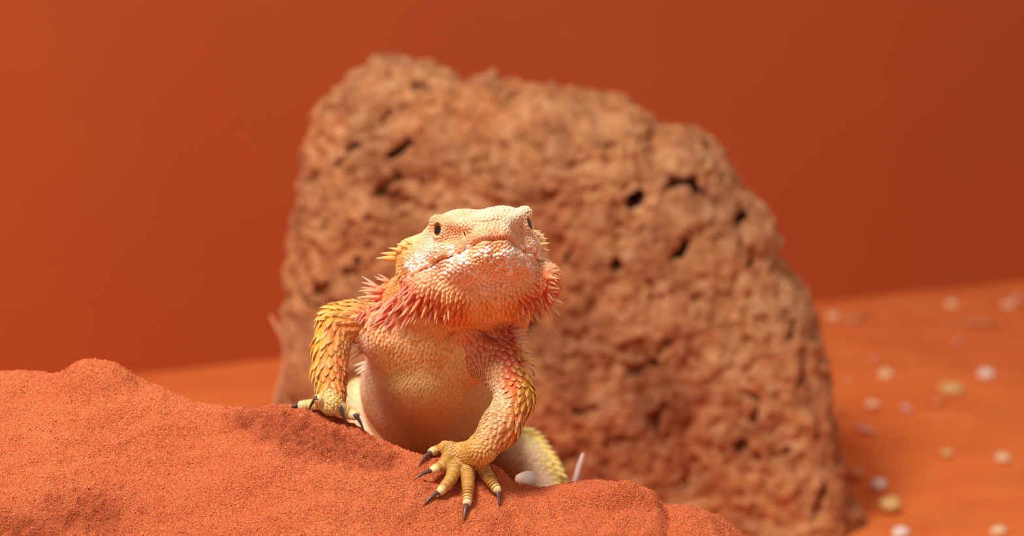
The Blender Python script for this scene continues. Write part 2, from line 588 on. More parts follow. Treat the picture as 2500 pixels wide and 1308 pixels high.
for args in [(975, 375, 0.55, 0.17, 0.62, 1.8), (860, 372, 0.25, 0.19, 0.6, 1.5), (835, 405, 0.35, 0.09, 0.7, 0.6), (762, 455, 0.3, 0.12, 1.0, 0.7), (780, 468, 0.05, 0.16, 0, 0.6),
             (1556, 483, 0.12, 0.36, 0.8, 2.6), (1660, 600, 0.30, 0.38, 1.0, 2.6), (1808, 548, 0.10, 0.42, 0.5, 2.6), (1665, 448, 0.5, 0.24, 0.1, 1.2), (1700, 470, 0.3, 0.15, -0.6, 0.7),
             (1502, 638, 0.05, 0.27, 0, 1.9), (1830, 950, 0.02, 0.27, 0, 1.9), (1665, 318, 0.3, 0.15, 0.1, 0.6), (1490, 360, 0.22, 0.13, 0.2, 0.5), (1750, 365, 0.12, 0.12, 0.8, 0.5),
             (1720, 560, 0.25, 0.13, 0.9, 0.6), (1835, 630, 0.3, 0.12, 1.4, 0.7), (1590, 700, 0.35, 0.14, 1.5, 0.6), (1700, 720, 0.3, 0.16, 0.4, 0.6), (1840, 985, 0.4, 0.2, 1.3, 0.7),
             (1010, 232, 0.2, 0.12, 0.2, 0.4), (945, 297, 0.2, 0.13, 1.2, 0.7), (835, 260, 0.3, 0.12, 1.4, 0.5), (1090, 305, 0.3, 0.18, 0.3, 0.4), (1250, 270, 0.3, 0.15, 0.3, 0.5),
             (1180, 425, 0.35, 0.13, 0.3, 0.5), (945, 455, 0.5, 0.22, 0.6, 0.6), (990, 500, 0.06, 0.16, 0, 0.6), (860, 670, 0.1, 0.2, 0, 0.7), (780, 715, 0.3, 0.15, 0.4, 0.5),
             (800, 555, 0.2, 0.14, 1.2, 0.5), (880, 640, 0.08, 0.16, 0, 0.7), (1300, 780, 0.4, 0.2, 0.9, 0.5), (1390, 620, 0.3, 0.16, 1.2, 0.5), (1400, 1090, 0.6, 0.3, 0.4, 0.7),
             (1600, 1010, 0.7, 0.14, 1.5, 0.7), (1570, 880, 0.5, 0.2, 0.3, 0.6), (1820, 1080, 0.4, 0.3, -0.8, 0.8), (1900, 1090, 0.3, 0.2, 0.7, 0.6), (1950, 900, 0.5, 0.12, 1.35, 0.6),
             (1430, 980, 0.4, 0.18, 0.2, 0.6), (1500, 1060, 0.35, 0.2, 0.5, 0.6), (1680, 1130, 0.4, 0.2, 1.1, 0.6), (1740, 900, 0.3, 0.16, 0.7, 0.5), (1930, 800, 0.3, 0.12, 1.2, 0.5),
             (1460, 720, 0.3, 0.16, 0.8, 0.5), (1620, 830, 0.3, 0.2, 1.0, 0.5), (1990, 1200, 0.6, 0.2, 1.2, 0.7), (1350, 480, 0.4, 0.2, 0.7, 0.4), (1420, 400, 0.25, 0.15, 0.3, 0.4)]:
    cav(*args)
RV, RF = surface_nets(D, np.array([gx[0], gy[0], gz[0]]), h)
RN = mesh_normals(RV, RF)
q = RV
disp = 0.55 * fbm(q / 4.2, 2, 21) + 0.42 * fbm(q / 1.7, 3, 22)
disp += -0.24 * sstep(0.45, 0.15, worley(q / 1.25, 5)) * sstep(-0.15, 0.25, pnoise(q / 3.0, 8) + 0.1)
disp += -0.22 * sstep(0.5, 0.18, worley(q / 0.66, 6)) * sstep(-0.2, 0.15, pnoise(q / 2.2, 9) + 0.1)
disp += 0.12 * sstep(0.5, 0.1, worley(q / 0.9, 12))
disp += 0.30 * (0.3 - np.abs(fbm(q * [1.2, 1.2, 0.75] / 0.9, 3, 25))) + 0.10 * fbm(q / 0.45, 2, 27)
RV = RV + RN * disp[:, None]
dusty = sstep(-0.15, 0.35, fbm(q / 5.0, 3, 31))
rc = np.ones((len(RV), 3))
rc = rc * (1 - dusty[:, None]) * np.array([1.0, 0.97, 0.95]) + dusty[:, None] * np.array([1.04, 0.9, 0.80])
red = sstep(9, 0, RV[:, 2]) * sstep(-0.25, 0.3, fbm(q / 2.5, 3, 33))
rc *= 1 - red[:, None] * np.array([0.12, 0.34, 0.45])
stain = sstep(0.05, 0.4, fbm(q / 3.2, 4, 41))
rc *= 1 - stain[:, None] * np.array([0.20, 0.26, 0.26])
rc *= 1.08
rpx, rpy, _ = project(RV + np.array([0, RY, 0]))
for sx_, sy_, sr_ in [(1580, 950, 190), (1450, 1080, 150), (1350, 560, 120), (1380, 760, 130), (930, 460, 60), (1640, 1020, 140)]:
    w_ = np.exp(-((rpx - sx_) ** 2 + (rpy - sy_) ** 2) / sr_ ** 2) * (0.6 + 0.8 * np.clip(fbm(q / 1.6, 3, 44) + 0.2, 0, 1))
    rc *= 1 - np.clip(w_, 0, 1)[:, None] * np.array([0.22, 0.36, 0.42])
rock_org = np.array([poly[:, 0].mean(), RY, 0.0])
RV[:, 1] += RY
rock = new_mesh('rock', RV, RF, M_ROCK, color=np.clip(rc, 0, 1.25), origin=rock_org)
tag(rock, 'tall porous reddish brown rock full of holes behind the lizard', 'rock')

# ================================================================== the bearded lizard
YAW, HP, ROLL = math.radians(11), math.radians(18), math.radians(7.5)
HO = P(1189, 600, 80.0)
HF = VN * math.cos(HP) * math.cos(YAW) + VR * math.cos(HP) * math.sin(YAW) + VU * math.sin(HP)
HR = unit(VR - HF * (VR @ HF))
HU = np.cross(HF, HR)
HR, HU = HR * math.cos(ROLL) + HU * math.sin(ROLL), HU * math.cos(ROLL) - HR * math.sin(ROLL)

def H(f, r, u):
    return HO + HF * f + HR * r + HU * u

PRIMS = []      # kind, group, k, data
G_HEAD, G_TORSO, G_ARML, G_ARMR, G_HANDL, G_HANDR, G_LEG = range(7)

def cone(g, a, ra, b_, rb, k=0.25, s0=0.0):
    a, b_ = np.asarray(a, float), np.asarray(b_, float)
    PRIMS.append(dict(t='c', g=g, k=k, a=a, b=b_, ra=ra, rb=rb, c=(a + b_) / 2,
                      R=np.linalg.norm(b_ - a) / 2 + max(ra, rb), flow=unit(b_ - a), s0=s0))

def chain(g, pts, rads, k=0.25):
    s = 0.0
    for i in range(len(pts) - 1):
        cone(g, pts[i], rads[i], pts[i + 1], rads[i + 1], k, s)
        s += float(np.linalg.norm(np.asarray(pts[i + 1]) - np.asarray(pts[i])))

def ell(g, c_, r, axes, k=0.3, flow=None):
    PRIMS.append(dict(t='e', g=g, k=k, c=np.asarray(c_, float), r=np.asarray(r, float), M=np.asarray(axes, float),
                      R=max(r), flow=unit(flow) if flow is not None else None, s0=0.0))

HAX = np.stack([HF, HR, HU])
WAX = np.stack([VR, VF, VU])
# --- torso and tail
TB = [(1050, 880, 84.6), (1056, 945, 88.0), (1062, 975, 92.5), (1085, 1045, 98.0), (1130, 1130, 103), (1200, 1245, 108), (1290, 1392, 113)]
chain(G_TORSO, [P(*q) for q in TB], [1.75, 2.22, 2.4, 1.7, 0.9, 0.5, 0.25], 0.6)
cone(G_TORSO, P(930, 812, 83.4), 0.85, P(1185, 852, 83.2), 0.9, 0.5)          # shoulder girdle
ell(G_TORSO, P(1125, 880, 83.6), (0.95, 0.8, 0.8), WAX, 0.35)                  # pectoral bulges
ell(G_TORSO, P(985, 855, 83.7), (1.05, 0.8, 0.75), WAX, 0.35)
cone(G_TORSO, H(-2.0, 0.0, -0.25), 1.55, P(1050, 815, 85.0), 1.6, 0.4)         # neck
cone(G_TORSO, H(-2.9, -1.5, -0.4), 0.85, P(965, 770, 84.5), 1.05, 0.4)         # neck sides
cone(G_TORSO, H(-2.9, 1.2, -0.8), 0.8, P(1200, 850, 84.8), 0.85, 0.4)
cone(G_TORSO, P(930, 850, 84.8), 0.35, P(960, 960, 88.5), 0.7, 0.8)            # flank
# --- head
ell(G_HEAD, H(-1.45, 0, 0.40), (1.9, 1.62, 1.0), HAX)
ell(G_HEAD, H(-0.95, 0.62, 1.00), (1.10, 0.80, 0.42), HAX, 0.2)
ell(G_HEAD, H(-0.95, -0.62, 0.98), (1.10, 0.80, 0.42), HAX, 0.2)
ell(G_HEAD, H(-0.15, 0, 0.55), (1.15, 0.95, 0.40), HAX)
for s in (-1, 1):
    cone(G_HEAD, H(-0.9, s * .42, 0.28), 0.82, H(0.82, s * .24, 0.04), 0.36)
    cone(G_HEAD, H(-1.6, s * 1.2, 1.02), 0.26, H(-0.32, s * 1.40, 1.02 + 0.05 * s), 0.17, 0.22)      # brow rim
    cone(G_HEAD, H(-0.32, s * 1.40, 1.02 + 0.05 * s), 0.17, H(0.75, s * .52, 0.42), 0.14, 0.2)
    cone(G_HEAD, H(-1.2, s * 1.25, 0.62), 0.42, H(-2.3, s * 1.88, 0.62), 0.52, 0.3)        # temple swelling
    cone(G_HEAD, H(-2.4, s * 1.86, 0.10), 0.58, H(-0.5, s * 1.12, -0.02), 0.52)
    cone(G_HEAD, H(-1.7, s * 1.68, -0.10), 0.34, H(0.98, s * .24, -0.06), 0.24, 0.15)
    cone(G_HEAD, H(-1.9, s * 1.66, -0.66), 0.45, H(0.85, s * .26, -0.46), 0.27, 0.2)
    ell(G_HEAD, H(-1.6, s * (1.78 if s < 0 else 1.95), -0.80), (0.95, 0.58, 0.66), HAX, 0.3)
ell(G_HEAD, H(-0.8, 0, -0.62), (1.75, 1.3, 0.50), HAX)
ell(G_HEAD, H(-1.75, 0, -1.05), (1.45, 1.85, 0.85), HAX, 0.4)
EYE = [H(-0.28, s * 1.20, 0.62) for s in (-1, 1)]
EYE_R = 0.33
# --- arms
AL = [P(945, 800, 83.6), P(870, 783, 83.3), P(823, 790, 83.1), P(809, 850, 82.9), P(806, 910, 82.7), P(808, 962, 82.4)]
chain(G_ARML, AL, [0.85, 0.62, 0.58, 0.54, 0.53, 0.44], 0.2)
AR = [P(1190, 850, 83.0), P(1238, 905, 82.0), P(1258, 972, 81.0), P(1222, 1042, 80.5), P(1176, 1096, 80.1)]
chain(G_ARMR, AR, [0.95, 0.74, 0.57, 0.58, 0.42], 0.2)
# --- hands resting on the sand
def on_sand(px, py, lift):
    q = mound_hit(px, py)
    return q + lift * unit(mound_normal(q[0], q[1]) + 0.25 * VN)

CLAWS = []      # (start, tip, radius)
FINGERS = []    # (group, points, radii)
def finger(g, base, mid_px, tip_px, claw_px, lifts, rads):
    p1 = on_sand(*mid_px, lifts[0])
    p2 = on_sand(*tip_px, lifts[1])
    c_ = on_sand(*claw_px, 0.02)
    b_ = np.asarray(base)
    pts = [b_, 0.5 * (b_ + p1) + 0.06 * VU, p1, p2]
    r = [rads[0], rads[0], rads[1], rads[2]]
    FINGERS.append((g, pts, r))
    chain(g, pts, r, 0.10)
    d = unit(c_ - p2)
    CLAWS.append((p2 + d * rads[2] * 0.45, c_, 0.082, g))

PR = on_sand(1128, 1146, 0.42)
cone(G_HANDR, AR[-1], 0.44, PR + VR * 0.10 + VU * 0.1, 0.40, 0.2)
cone(G_HANDR, PR - VR * 0.42 + VU * 0.22, 0.28, PR + VR * 0.32 - VU * 0.05, 0.34, 0.2)
finger(G_HANDR, PR + VU * 0.28 - VR * 0.45, (1070, 1118), (1050, 1120), (1021, 1138), (0.26, 0.24), (0.19, 0.165, 0.125))
finger(G_HANDR, PR + VU * 0.05 - VR * 0.42, (1080, 1150), (1057, 1157), (1007, 1176), (0.26, 0.20), (0.20, 0.165, 0.125))
finger(G_HANDR, PR - VU * 0.15 - VR * 0.20, (1098, 1182), (1074, 1206), (1032, 1237), (0.26, 0.18), (0.20, 0.165, 0.125))
finger(G_HANDR, PR - VU * 0.22 + VR * 0.08, (1139, 1200), (1136, 1232), (1131, 1275), (0.26, 0.18), (0.20, 0.165, 0.125))
finger(G_HANDR, PR - VU * 0.10 + VR * 0.36, (1192, 1184), (1209, 1203), (1220, 1238), (0.26, 0.20), (0.19, 0.165, 0.125))
PL = P(808, 986, 82.1)
cone(G_HANDL, AL[-1], 0.43, PL, 0.36, 0.2)
def fingerL(base, mid, tip_px, claw_px, rads, front=True, fwd=0.0):
    cl = on_sand(*claw_px, 0.03)
    dc = (cl - C) @ VF - fwd
    tip = P(*tip_px, dc + (0.12 if front else 0.0))
    pts = [np.asarray(base), P(*mid, dc + (0.35 if front else 0.1)), tip]
    FINGERS.append((G_HANDL, pts, rads))
    chain(G_HANDL, pts, rads, 0.08)
    if front:
        st_ = tip + VN * rads[-1] * 0.8 + VU * 0.06
    else:
        st_ = tip + unit(cl - tip) * rads[-1] * 0.5
    CLAWS.append((st_, cl + VN * (0.05 + 0.5 * fwd), 0.082, G_HANDL))
fingerL(PL - VR * 0.3, (768, 988), (737, 991), (708, 1001), (0.2, 0.18, 0.165), False)
fingerL(PL - VR * 0.15, (788, 985), (776, 975), (755, 1004), (0.2, 0.17, 0.15), True, 1.0)
fingerL(PL + VR * 0.1 - VU * 0.1, (824, 996), (830, 994), (843, 1038), (0.22, 0.19, 0.16))
fingerL(PL + VR * 0.3 - VU * 0.15, (850, 1008), (866, 1014), (889, 1055), (0.22, 0.19, 0.16))
# --- hind legs behind the mound
chain(G_LEG, [P(1150, 1045, 97), P(1238, 1092, 94.5), P(1318, 1158, 92.5), P(1335, 1220, 91.6)], [1.2, 0.86, 0.74, 0.6], 0.3)
chain(G_LEG, [P(1010, 1020, 97), P(930, 985, 95), P(884, 966, 93.5), P(900, 1050, 92.5), P(925, 1130, 91.5)], [1.2, 0.75, 0.58, 0.62, 0.5], 0.3)

# hind feet flat on the back slope of the mound
for knee, side in ((P(1335, 1220, 91.6), 1), (P(925, 1130, 91.5), -1)):
    gz0 = mound_z(knee[0], knee[1])
    heel = np.array([knee[0], knee[1], gz0 + 0.32])
    cone(G_LEG, knee, 0.5, heel, 0.36, 0.2)
    for a_, l_ in ((-0.5, 0.9), (-0.15, 1.3), (0.2, 1.6), (0.55, 1.7), (1.0, 1.1)):
        t_ = heel + np.array([side * math.sin(a_), -math.cos(a_), 0]) * l_
        t_[2] = mound_z(t_[0], t_[1]) + 0.17
        cone(G_LEG, heel, 0.27, t_, 0.13, 0.1)

def prim_d(p, q):
    if q['t'] == 'c':
        e = q['b'] - q['a']
        w = p - q['a']
        t = np.clip(w @ e / (e @ e), 0, 1)
        return np.sqrt(np.maximum(((w - t[:, None] * e) ** 2).sum(1), 1e-12)) - (q['ra'] + (q['rb'] - q['ra']) * t)
    w = (p - q['c']) @ q['M'].T
    k0 = np.sqrt(((w / q['r']) ** 2).sum(1))
    k1 = np.sqrt(((w / q['r'] ** 2) ** 2).sum(1)) + 1e-9
    return k0 * (k0 - 1) / k1

def smin(a, b_, k):
    hh = np.clip(0.5 + 0.5 * (b_ - a) / k, 0, 1)
    return b_ + (a - b_) * hh - k * hh * (1 - hh)

def smax(a, b_, k):
    return -smin(-a, -b_, k)

def field(p, prims):
    by = {}
    for q in prims:
        d = prim_d(p, q)
        g = q['g']
        by[g] = d if g not in by else smin(by[g], d, q['k'])
    out = None
    for g in (G_TORSO, G_HEAD, G_ARML, G_ARMR, G_LEG, G_HANDL, G_HANDR):
        if g in by:
            out = by[g] if out is None else smin(out, by[g], 0.16 if g >= G_ARML else 0.10)
    return out

EYE_AX = [unit(HR * s * 0.80 + HF * 0.55 + HU * 0.12) for s in (-1, 1)]
def eye_carve(p, d):
    for e, ax in zip(EYE, EYE_AX):
        w = p - e
        m = np.linalg.norm(w, axis=1) < 1.0
        if not m.any():
            continue
        wm = w[m]
        s_ = np.linalg.norm(wm, axis=1)
        # lid: a ball slightly larger than the eye, opened by an almond along the gaze axis
        t = wm @ ax
        fwd = unit(HF - ax * (HF @ ax))
        upv = np.cross(ax, fwd)
        if upv @ HU < 0:
            upv = -upv
        x, y = wm @ fwd, wm @ upv
        lid = s_ - (EYE_R + 0.055)
        dm = smin(d[m], lid, 0.10)
        op = np.sqrt((x / 0.16) ** 2 + (y / 0.20) ** 2) - 1.0
        op = np.maximum(op * 0.17, -(t - 0.02))
        dm = smax(dm, -op, 0.03)
        d[m] = dm
    return d

pm = np.array([q['c'] - q['R'] for q in PRIMS]).min(0) - 0.6
px_ = np.array([q['c'] + q['R'] for q in PRIMS]).max(0) + 0.6
hv = 0.052
dims = np.ceil((px_ - pm) / hv).astype(int) + 1
D = np.full(tuple(dims), 5.0, dtype=np.float32)
NB = 28
for bi in range(0, dims[0], NB):
    for bj in range(0, dims[1], NB):
        for bk in range(0, dims[2], NB):
            lo = np.array([bi, bj, bk])
            hi = np.minimum(lo + NB, dims)
            cen = pm + hv * (lo + hi - 1) / 2
            rad = np.linalg.norm((hi - lo) * hv) / 2
            near = [q for q in PRIMS if np.linalg.norm(cen - q['c']) - q['R'] < rad + 0.7]
            if not near:
                continue
            d0 = field(cen[None], near)[0]
            if d0 < -rad - 1.2:
                D[lo[0]:hi[0], lo[1]:hi[1], lo[2]:hi[2]] = -1
                continue
            if d0 > rad + 0.7:
                continue
            ii = [np.arange(lo[k], hi[k]) * hv + pm[k] for k in range(3)]
            gpt = np.stack(np.meshgrid(*ii, indexing='ij'), -1).reshape(-1, 3)
            dd = eye_carve(gpt, field(gpt, near))
            D[lo[0]:hi[0], lo[1]:hi[1], lo[2]:hi[2]] = dd.reshape(tuple(hi - lo))
BV, BF = surface_nets(D, pm, hv)
BV = smooth_verts(BV, BF, 2, 0.4)
# discard closed pockets far inside: keep only the piece joined to the chest
BN = mesh_normals(BV, BF)

# --- the mouth seam, traced in the head's own frame and dropped on to the skin
def hframe(p):
    w = np.asarray(p) - HO
    return w @ HF, w @ HR, w @ HU

MOUTH_UV = [(-1.75, -0.42), (-1.4, -0.37), (-1.0, -0.33), (-0.5, -0.29), (0.0, -0.26), (0.5, -0.23), (0.9, -0.20), (1.4, -0.18)]
mf = np.array([m[0] for m in MOUTH_UV])
mu = np.array([m[1] for m in MOUTH_UV])
def mouth_gap(p):
    """signed height above the mouth line; big where there is no mouth"""
    f, r, u = hframe(p)
    g = u - np.interp(f, mf, mu)
    return np.where((f > -1.75) & (np.abs(u) < 0.9), g, 9.0)

bp_f, bp_r, bp_u = hframe(BV)
inhead = (np.linalg.norm(BV - HO, axis=1) < 3.6)
gap = mouth_gap(BV)
BV = BV - BN * ((0.16 - 0.07 * sstep(-0.6, 0.4, bp_f)) * np.exp(-(gap / 0.045) ** 2) * inhead)[:, None]
# nostrils
apx0, apy0, apd0 = project(BV)
_cand = np.where((np.hypot(apx0 - 1132, apy0 - 573) < 4) & (apd0 < 82))[0]
_k = _cand[np.argmin(apd0[_cand])]
_nf, _nr, _nu = hframe(BV[_k])
NOSTRIL = [H(_nf, s * abs(_nr), _nu) for s in (-1, 1)]
NOSN = [BN[_k], None]
NOSN[1] = BN[np.argmin(np.linalg.norm(BV - NOSTRIL[1], axis=1))]
for nn in NOSTRIL:
    dn = np.linalg.norm(BV - nn, axis=1)
    BV = BV - BN * (0.16 * np.exp(-(dn / 0.085) ** 2))[:, None]
# ear hollow behind the left and right jaw joint
for s in (-1, 1):
    ee = H(-2.15, s * 2.05, -0.15)
    w = BV - ee
    dn = np.sqrt((w @ HF / 0.16) ** 2 + (w @ HU / 0.42) ** 2 + (w @ HR / 0.7) ** 2)
    BV = BV - BN * (0.20 * np.exp(-dn ** 2))[:, None]
# creases: fold under the throat
fold = [P(1085, 826, 0), P(1150, 812, 0), P(1205, 822, 0)]
apx, apy, apd = project(BV)
fx_ = np.interp(apx, [1080, 1110, 1150, 1190, 1225], [832, 818, 812, 818, 835])
fw = np.exp(-((apy - fx_) / 7.0) ** 2) * sstep(1070, 1100, apx) * sstep(1235, 1205, apx) * (apd < 86) * ((BN @ VN) > 0)
BV = BV - BN * (0.22 * fw)[:, None]
BN = mesh_normals(BV, BF)

# --- which body region every point belongs to
def groups_of(p):
    best = np.full(len(p), 1e9)
    g = np.zeros(len(p), int)
    pi = np.zeros(len(p), int)
    for i, q in enumerate(PRIMS):
        m = np.linalg.norm(p - q['c'], axis=1) < q['R'] + 1.2
        if not m.any():
            continue
        d = prim_d(p[m], q)
        idx = np.where(m)[0]
        up = d < best[idx]
        best[idx[up]] = d[up]
        g[idx[up]] = q['g']
        pi[idx[up]] = i
    return g, pi

# --- pigment and scale tables: px, py, r, g, b, spacing cm, lift, length ratio, dome
TAB = {
 G_HEAD: [
  (1100, 510, 240, 208, 172, .115, 0, 1, 1), (1180, 515, 242, 214, 180, .125, 0, 1, 1), (1250, 508, 242, 214, 180, .115, 0, 1, 1),
  (1180, 545, 242, 200, 156, .12, 0, 1, 1), (1130, 535, 242, 192, 144, .11, 0, 1, 1), (1240, 545, 242, 202, 162, .115, 0, 1, 1),
  (1180, 568, 244, 180, 122, .085, 0, 1, 1), (1215, 578, 236, 142, 92, .08, 0, 1, 1), (1265, 572, 240, 170, 115, .085, 0, 1, 1),
  (1058, 520, 240, 165, 105, .09, 0, 1, 1), (1090, 550, 240, 165, 100, .08, 0, 1, 1), (1120, 570, 242, 170, 105, .08, 0, 1, 1),
  (1050, 590, 250, 210, 170, .09, .05, 1, 1), (1015, 585, 249, 200, 150, .10, .15, 1.1, 0), (985, 605, 246, 185, 110, .12, .2, 1.2, 0),
  (1040, 622, 250, 205, 180, .10, 0, 1, 1), (1090, 600, 246, 188, 135, .08, 0, 1.2, 1), (1140, 590, 240, 165, 105, .075, 0, 1.3, 1),
  (1000, 640, 244, 180, 130, .095, .1, 1, 1), (970, 640, 236, 160, 80, .10, .15, 1, 0), (960, 680, 230, 150, 72, .10, .15, 1, 0),
  (1060, 640, 238, 158, 105, .08, 0, 1.2, 1), (1110, 618, 238, 155, 98, .08, 0, 1.2, 1), (1290, 610, 238, 160, 110, .08, 0, 1.2, 1), (1310, 585, 248, 205, 172, .09, .1, 1, 1),
  (1325, 610, 248, 190, 150, .09, .1, 1, 0), (1215, 605, 240, 165, 90, .11, 0, 1, 1), (1150, 615, 243, 185, 125, .11, 0, 1, 1),
  (1130, 640, 251, 218, 190, .125, 0, 1, 1), (1090, 655, 250, 215, 185, .13, 0, 1, 1), (1180, 640, 246, 196, 140, .115, 0, 1, 1), (1260, 625, 251, 215, 180, .12, 0, 1, 1),
  (1290, 645, 248, 190, 145, .10, 0, 1, 1), (1215, 650, 246, 190, 132, .11, .0, 1, 1),
  (1050, 670, 244, 172, 125, .11, .08, 1, .6), (1100, 685, 248, 195, 150, .12, .1, 1, .5), (1180, 690, 252, 212, 182, .14, .06, 1, .7), (1220, 690, 250, 205, 170, .14, .06, 1, .7), (1280, 685, 246, 178, 128, .11, .1, 1, .3),
  (1000, 690, 236, 135, 100, .12, .2, 1.1, 0), (1040, 705, 240, 155, 105, .13, .25, 1.1, 0), (1090, 715, 244, 172, 112, .14, .25, 1.1, 0), (1160, 725, 243, 172, 112, .14, .25, 1.1, 0), (1230, 725, 242, 168, 100, .14, .25, 1.1, 0),
  (1310, 700, 240, 140, 85, .12, .25, 1.1, 0), (1340, 690, 236, 130, 85, .13, .3, 1.2, 0), (1330, 735, 226, 90, 42, .19, .45, 1.4, 0), (1290, 740, 232, 110, 50, .18, .42, 1.35, 0),
  (970, 730, 226, 96, 78, .17, .45, 1.5, 0), (1010, 740, 228, 100, 62, .19, .45, 1.4, 0), (1060, 750, 232, 118, 55, .19, .42, 1.35, 0), (1120, 755, 234, 132, 58, .18, .4, 1.25, 0), (1190, 755, 238, 155, 80, .16, .32, 1.2, 0), (1245, 755, 238, 150, 75, .16, .35, 1.25, 0),
  (950, 765, 224, 92, 82, .19, .5, 1.7, 0), (1010, 775, 222, 76, 40, .21, .5, 1.5, 0), (1070, 780, 226, 100, 40, .2, .45, 1.4, 0), (1130, 785, 230, 125, 50, .16, .35, 1.3, 0), (1290, 770, 222, 82, 32, .2, .55, 1.5, 0),
  (1170, 790, 228, 148, 80, .10, .12, 1, 0), (1220, 790, 232, 155, 88, .10, .12, 1, 0)],
 G_TORSO: [
  (920, 690, 235, 135, 100, 0.19, 0.5, 1.4, 0), (945, 700, 232, 150, 75, 0.12, 0.2, 1, 0), (900, 760, 240, 150, 118, 0.2, 0.35, 1.4, 0), (950, 780, 236, 140, 115, 0.19, 0.35, 1.4, 0),
  (1150, 800, 235, 163, 88, 0.09, 0.1, 1, 0), (1080, 810, 237, 165, 92, 0.1, 0.12, 1, 0), (1220, 800, 237, 165, 92, 0.09, 0.1, 1, 0),
  (900, 800, 245, 163, 101, 0.16, 0.3, 1.2, 0), (940, 815, 245, 182, 123, 0.151, 0.25, 1.1, 0), (990, 830, 243, 185, 123, 0.143, 0.18, 1, 0), (1040, 845, 237, 174, 103, 0.13, 0.14, 1, 0),
  (880, 830, 245, 204, 170, 0.101, 0.1, 1, 0), (960, 860, 239, 182, 112, 0.126, 0.14, 1, 0), (1000, 880, 239, 182, 112, 0.118, 0.12, 1, 0), (1060, 880, 237, 178, 108, 0.118, 0.12, 1, 0),
  (1150, 830, 229, 123, 73, 0.134, 0.2, 1.1, 0), (1190, 835, 241, 148, 110, 0.151, 0.28, 1.2, 0), (1130, 870, 241, 194, 125, 0.126, 0.14, 1, 0), (1180, 870, 239, 176, 116, 0.134, 0.18, 1, 0), (1100, 900, 243, 198, 132, 0.109, 0.1, 1, 0), (1170, 910, 241, 198, 138, 0.109, 0.1, 1, 0),
  (880, 880, 249, 215, 190, 0.11, 0.1, 1, 0), (900, 930, 247, 215, 172, 0.1, 0.06, 1, 0), (960, 920, 241, 205, 134, 0.1, 0.08, 1, 0), (1040, 930, 239, 200, 128, 0.1, 0.08, 1, 0), (1130, 950, 237, 198, 125, 0.095, 0.08, 1, 0), (1190, 960, 232, 184, 119, 0.095, 0.08, 1, 0),
  (930, 1000, 238, 194, 144, 0.09, 0.06, 1, 0), (1050, 1010, 230, 180, 114, 0.09, 0.07, 1, 0), (1150, 1030, 228, 176, 112, 0.09, 0.07, 1, 0), (1050, 1080, 228, 176, 114, 0.09, 0.06, 1, 0)],
 G_ARML: [
  (830, 745, 228, 177, 72, 0.22, 0.4, 1.35, 0), (790, 775, 224, 169, 50, 0.22, 0.38, 1.3, 0), (870, 755, 228, 156, 86, 0.22, 0.36, 1.35, 0), (900, 775, 226, 138, 95, 0.21, 0.35, 1.35, 0), (860, 800, 224, 136, 57, 0.21, 0.22, 1.2, 0),
  (780, 830, 220, 162, 43, 0.24, 0.32, 1.3, 0), (820, 830, 218, 131, 45, 0.23, 0.2, 1.2, 0), (848, 845, 217, 164, 110, 0.14, 0.12, 1, 0), (770, 890, 218, 158, 43, 0.25, 0.32, 1.3, 0), (800, 890, 218, 145, 45, 0.25, 0.22, 1.25, 0), (830, 890, 215, 109, 36, 0.24, 0.2, 1.2, 0), (850, 890, 215, 162, 108, 0.14, 0.12, 1, 0),
  (775, 940, 213, 153, 50, 0.21, 0.28, 1.2, 0), (810, 940, 215, 133, 41, 0.21, 0.2, 1.2, 0), (840, 940, 213, 115, 41, 0.19, 0.18, 1.1, 0), (810, 970, 211, 162, 83, 0.13, 0.15, 1, 0)],
 G_ARMR: [
  (1200, 850, 222, 129, 93, 0.19, 0.25, 1.2, 0), (1235, 865, 224, 109, 83, 0.22, 0.28, 1.25, 0), (1210, 900, 224, 167, 120, 0.14, 0.12, 1, 0), (1250, 905, 218, 96, 57, 0.24, 0.26, 1.25, 0), (1285, 900, 222, 155, 60, 0.23, 0.36, 1.3, 0),
  (1250, 945, 217, 94, 41, 0.24, 0.24, 1.25, 0), (1290, 945, 215, 155, 36, 0.23, 0.34, 1.3, 0), (1210, 950, 226, 184, 148, 0.13, 0.1, 1, 0), (1225, 985, 222, 177, 134, 0.12, 0.1, 1, 0), (1270, 985, 218, 138, 45, 0.23, 0.28, 1.25, 0), (1295, 990, 215, 152, 38, 0.22, 0.34, 1.3, 0),
  (1260, 1020, 218, 131, 62, 0.23, 0.26, 1.3, 0), (1215, 1025, 213, 156, 105, 0.14, 0.12, 1, 0), (1235, 1050, 218, 129, 69, 0.23, 0.26, 1.35, 0), (1260, 1060, 217, 143, 53, 0.22, 0.32, 1.35, 0), (1190, 1060, 209, 152, 95, 0.14, 0.12, 1, 0), (1210, 1085, 215, 138, 69, 0.17, 0.2, 1.2, 0), (1180, 1100, 203, 140, 67, 0.12, 0.1, 1, 0), (1210, 1120, 203, 138, 60, 0.13, 0.12, 1, 0)],
 G_HANDR: [(1130, 1130, 208, 148, 66, .095, .12, .9, 0), (1180, 1120, 212, 150, 72, .12, .16, 1, 0), (1100, 1170, 206, 148, 66, .09, .1, .9, 0)],
 G_HANDL: [(808, 980, 226, 182, 100, .12, .14, 1, 0), (770, 990, 240, 214, 150, .12, .1, 1, 0), (850, 1005, 238, 205, 140, .11, .1, 1, 0)],
 G_LEG: [(1330, 1060, 236, 216, 130, .2, .35, 1.3, 0), (1380, 1130, 232, 206, 110, .2, .35, 1.3, 0), (1300, 1080, 246, 226, 196, .17, .15, 1, 0), (1270, 1110, 240, 202, 172, .13, .1, 1, 0), (1330, 1170, 238, 196, 165, .14, .1, 1, 0), (1370, 1165, 236, 206, 140, .18, .2, 1, 0),
         (865, 950, 246, 226, 172, .14, .12, 1, 0), (890, 1010, 236, 200, 165, .12, .1, 1, 0)],
}
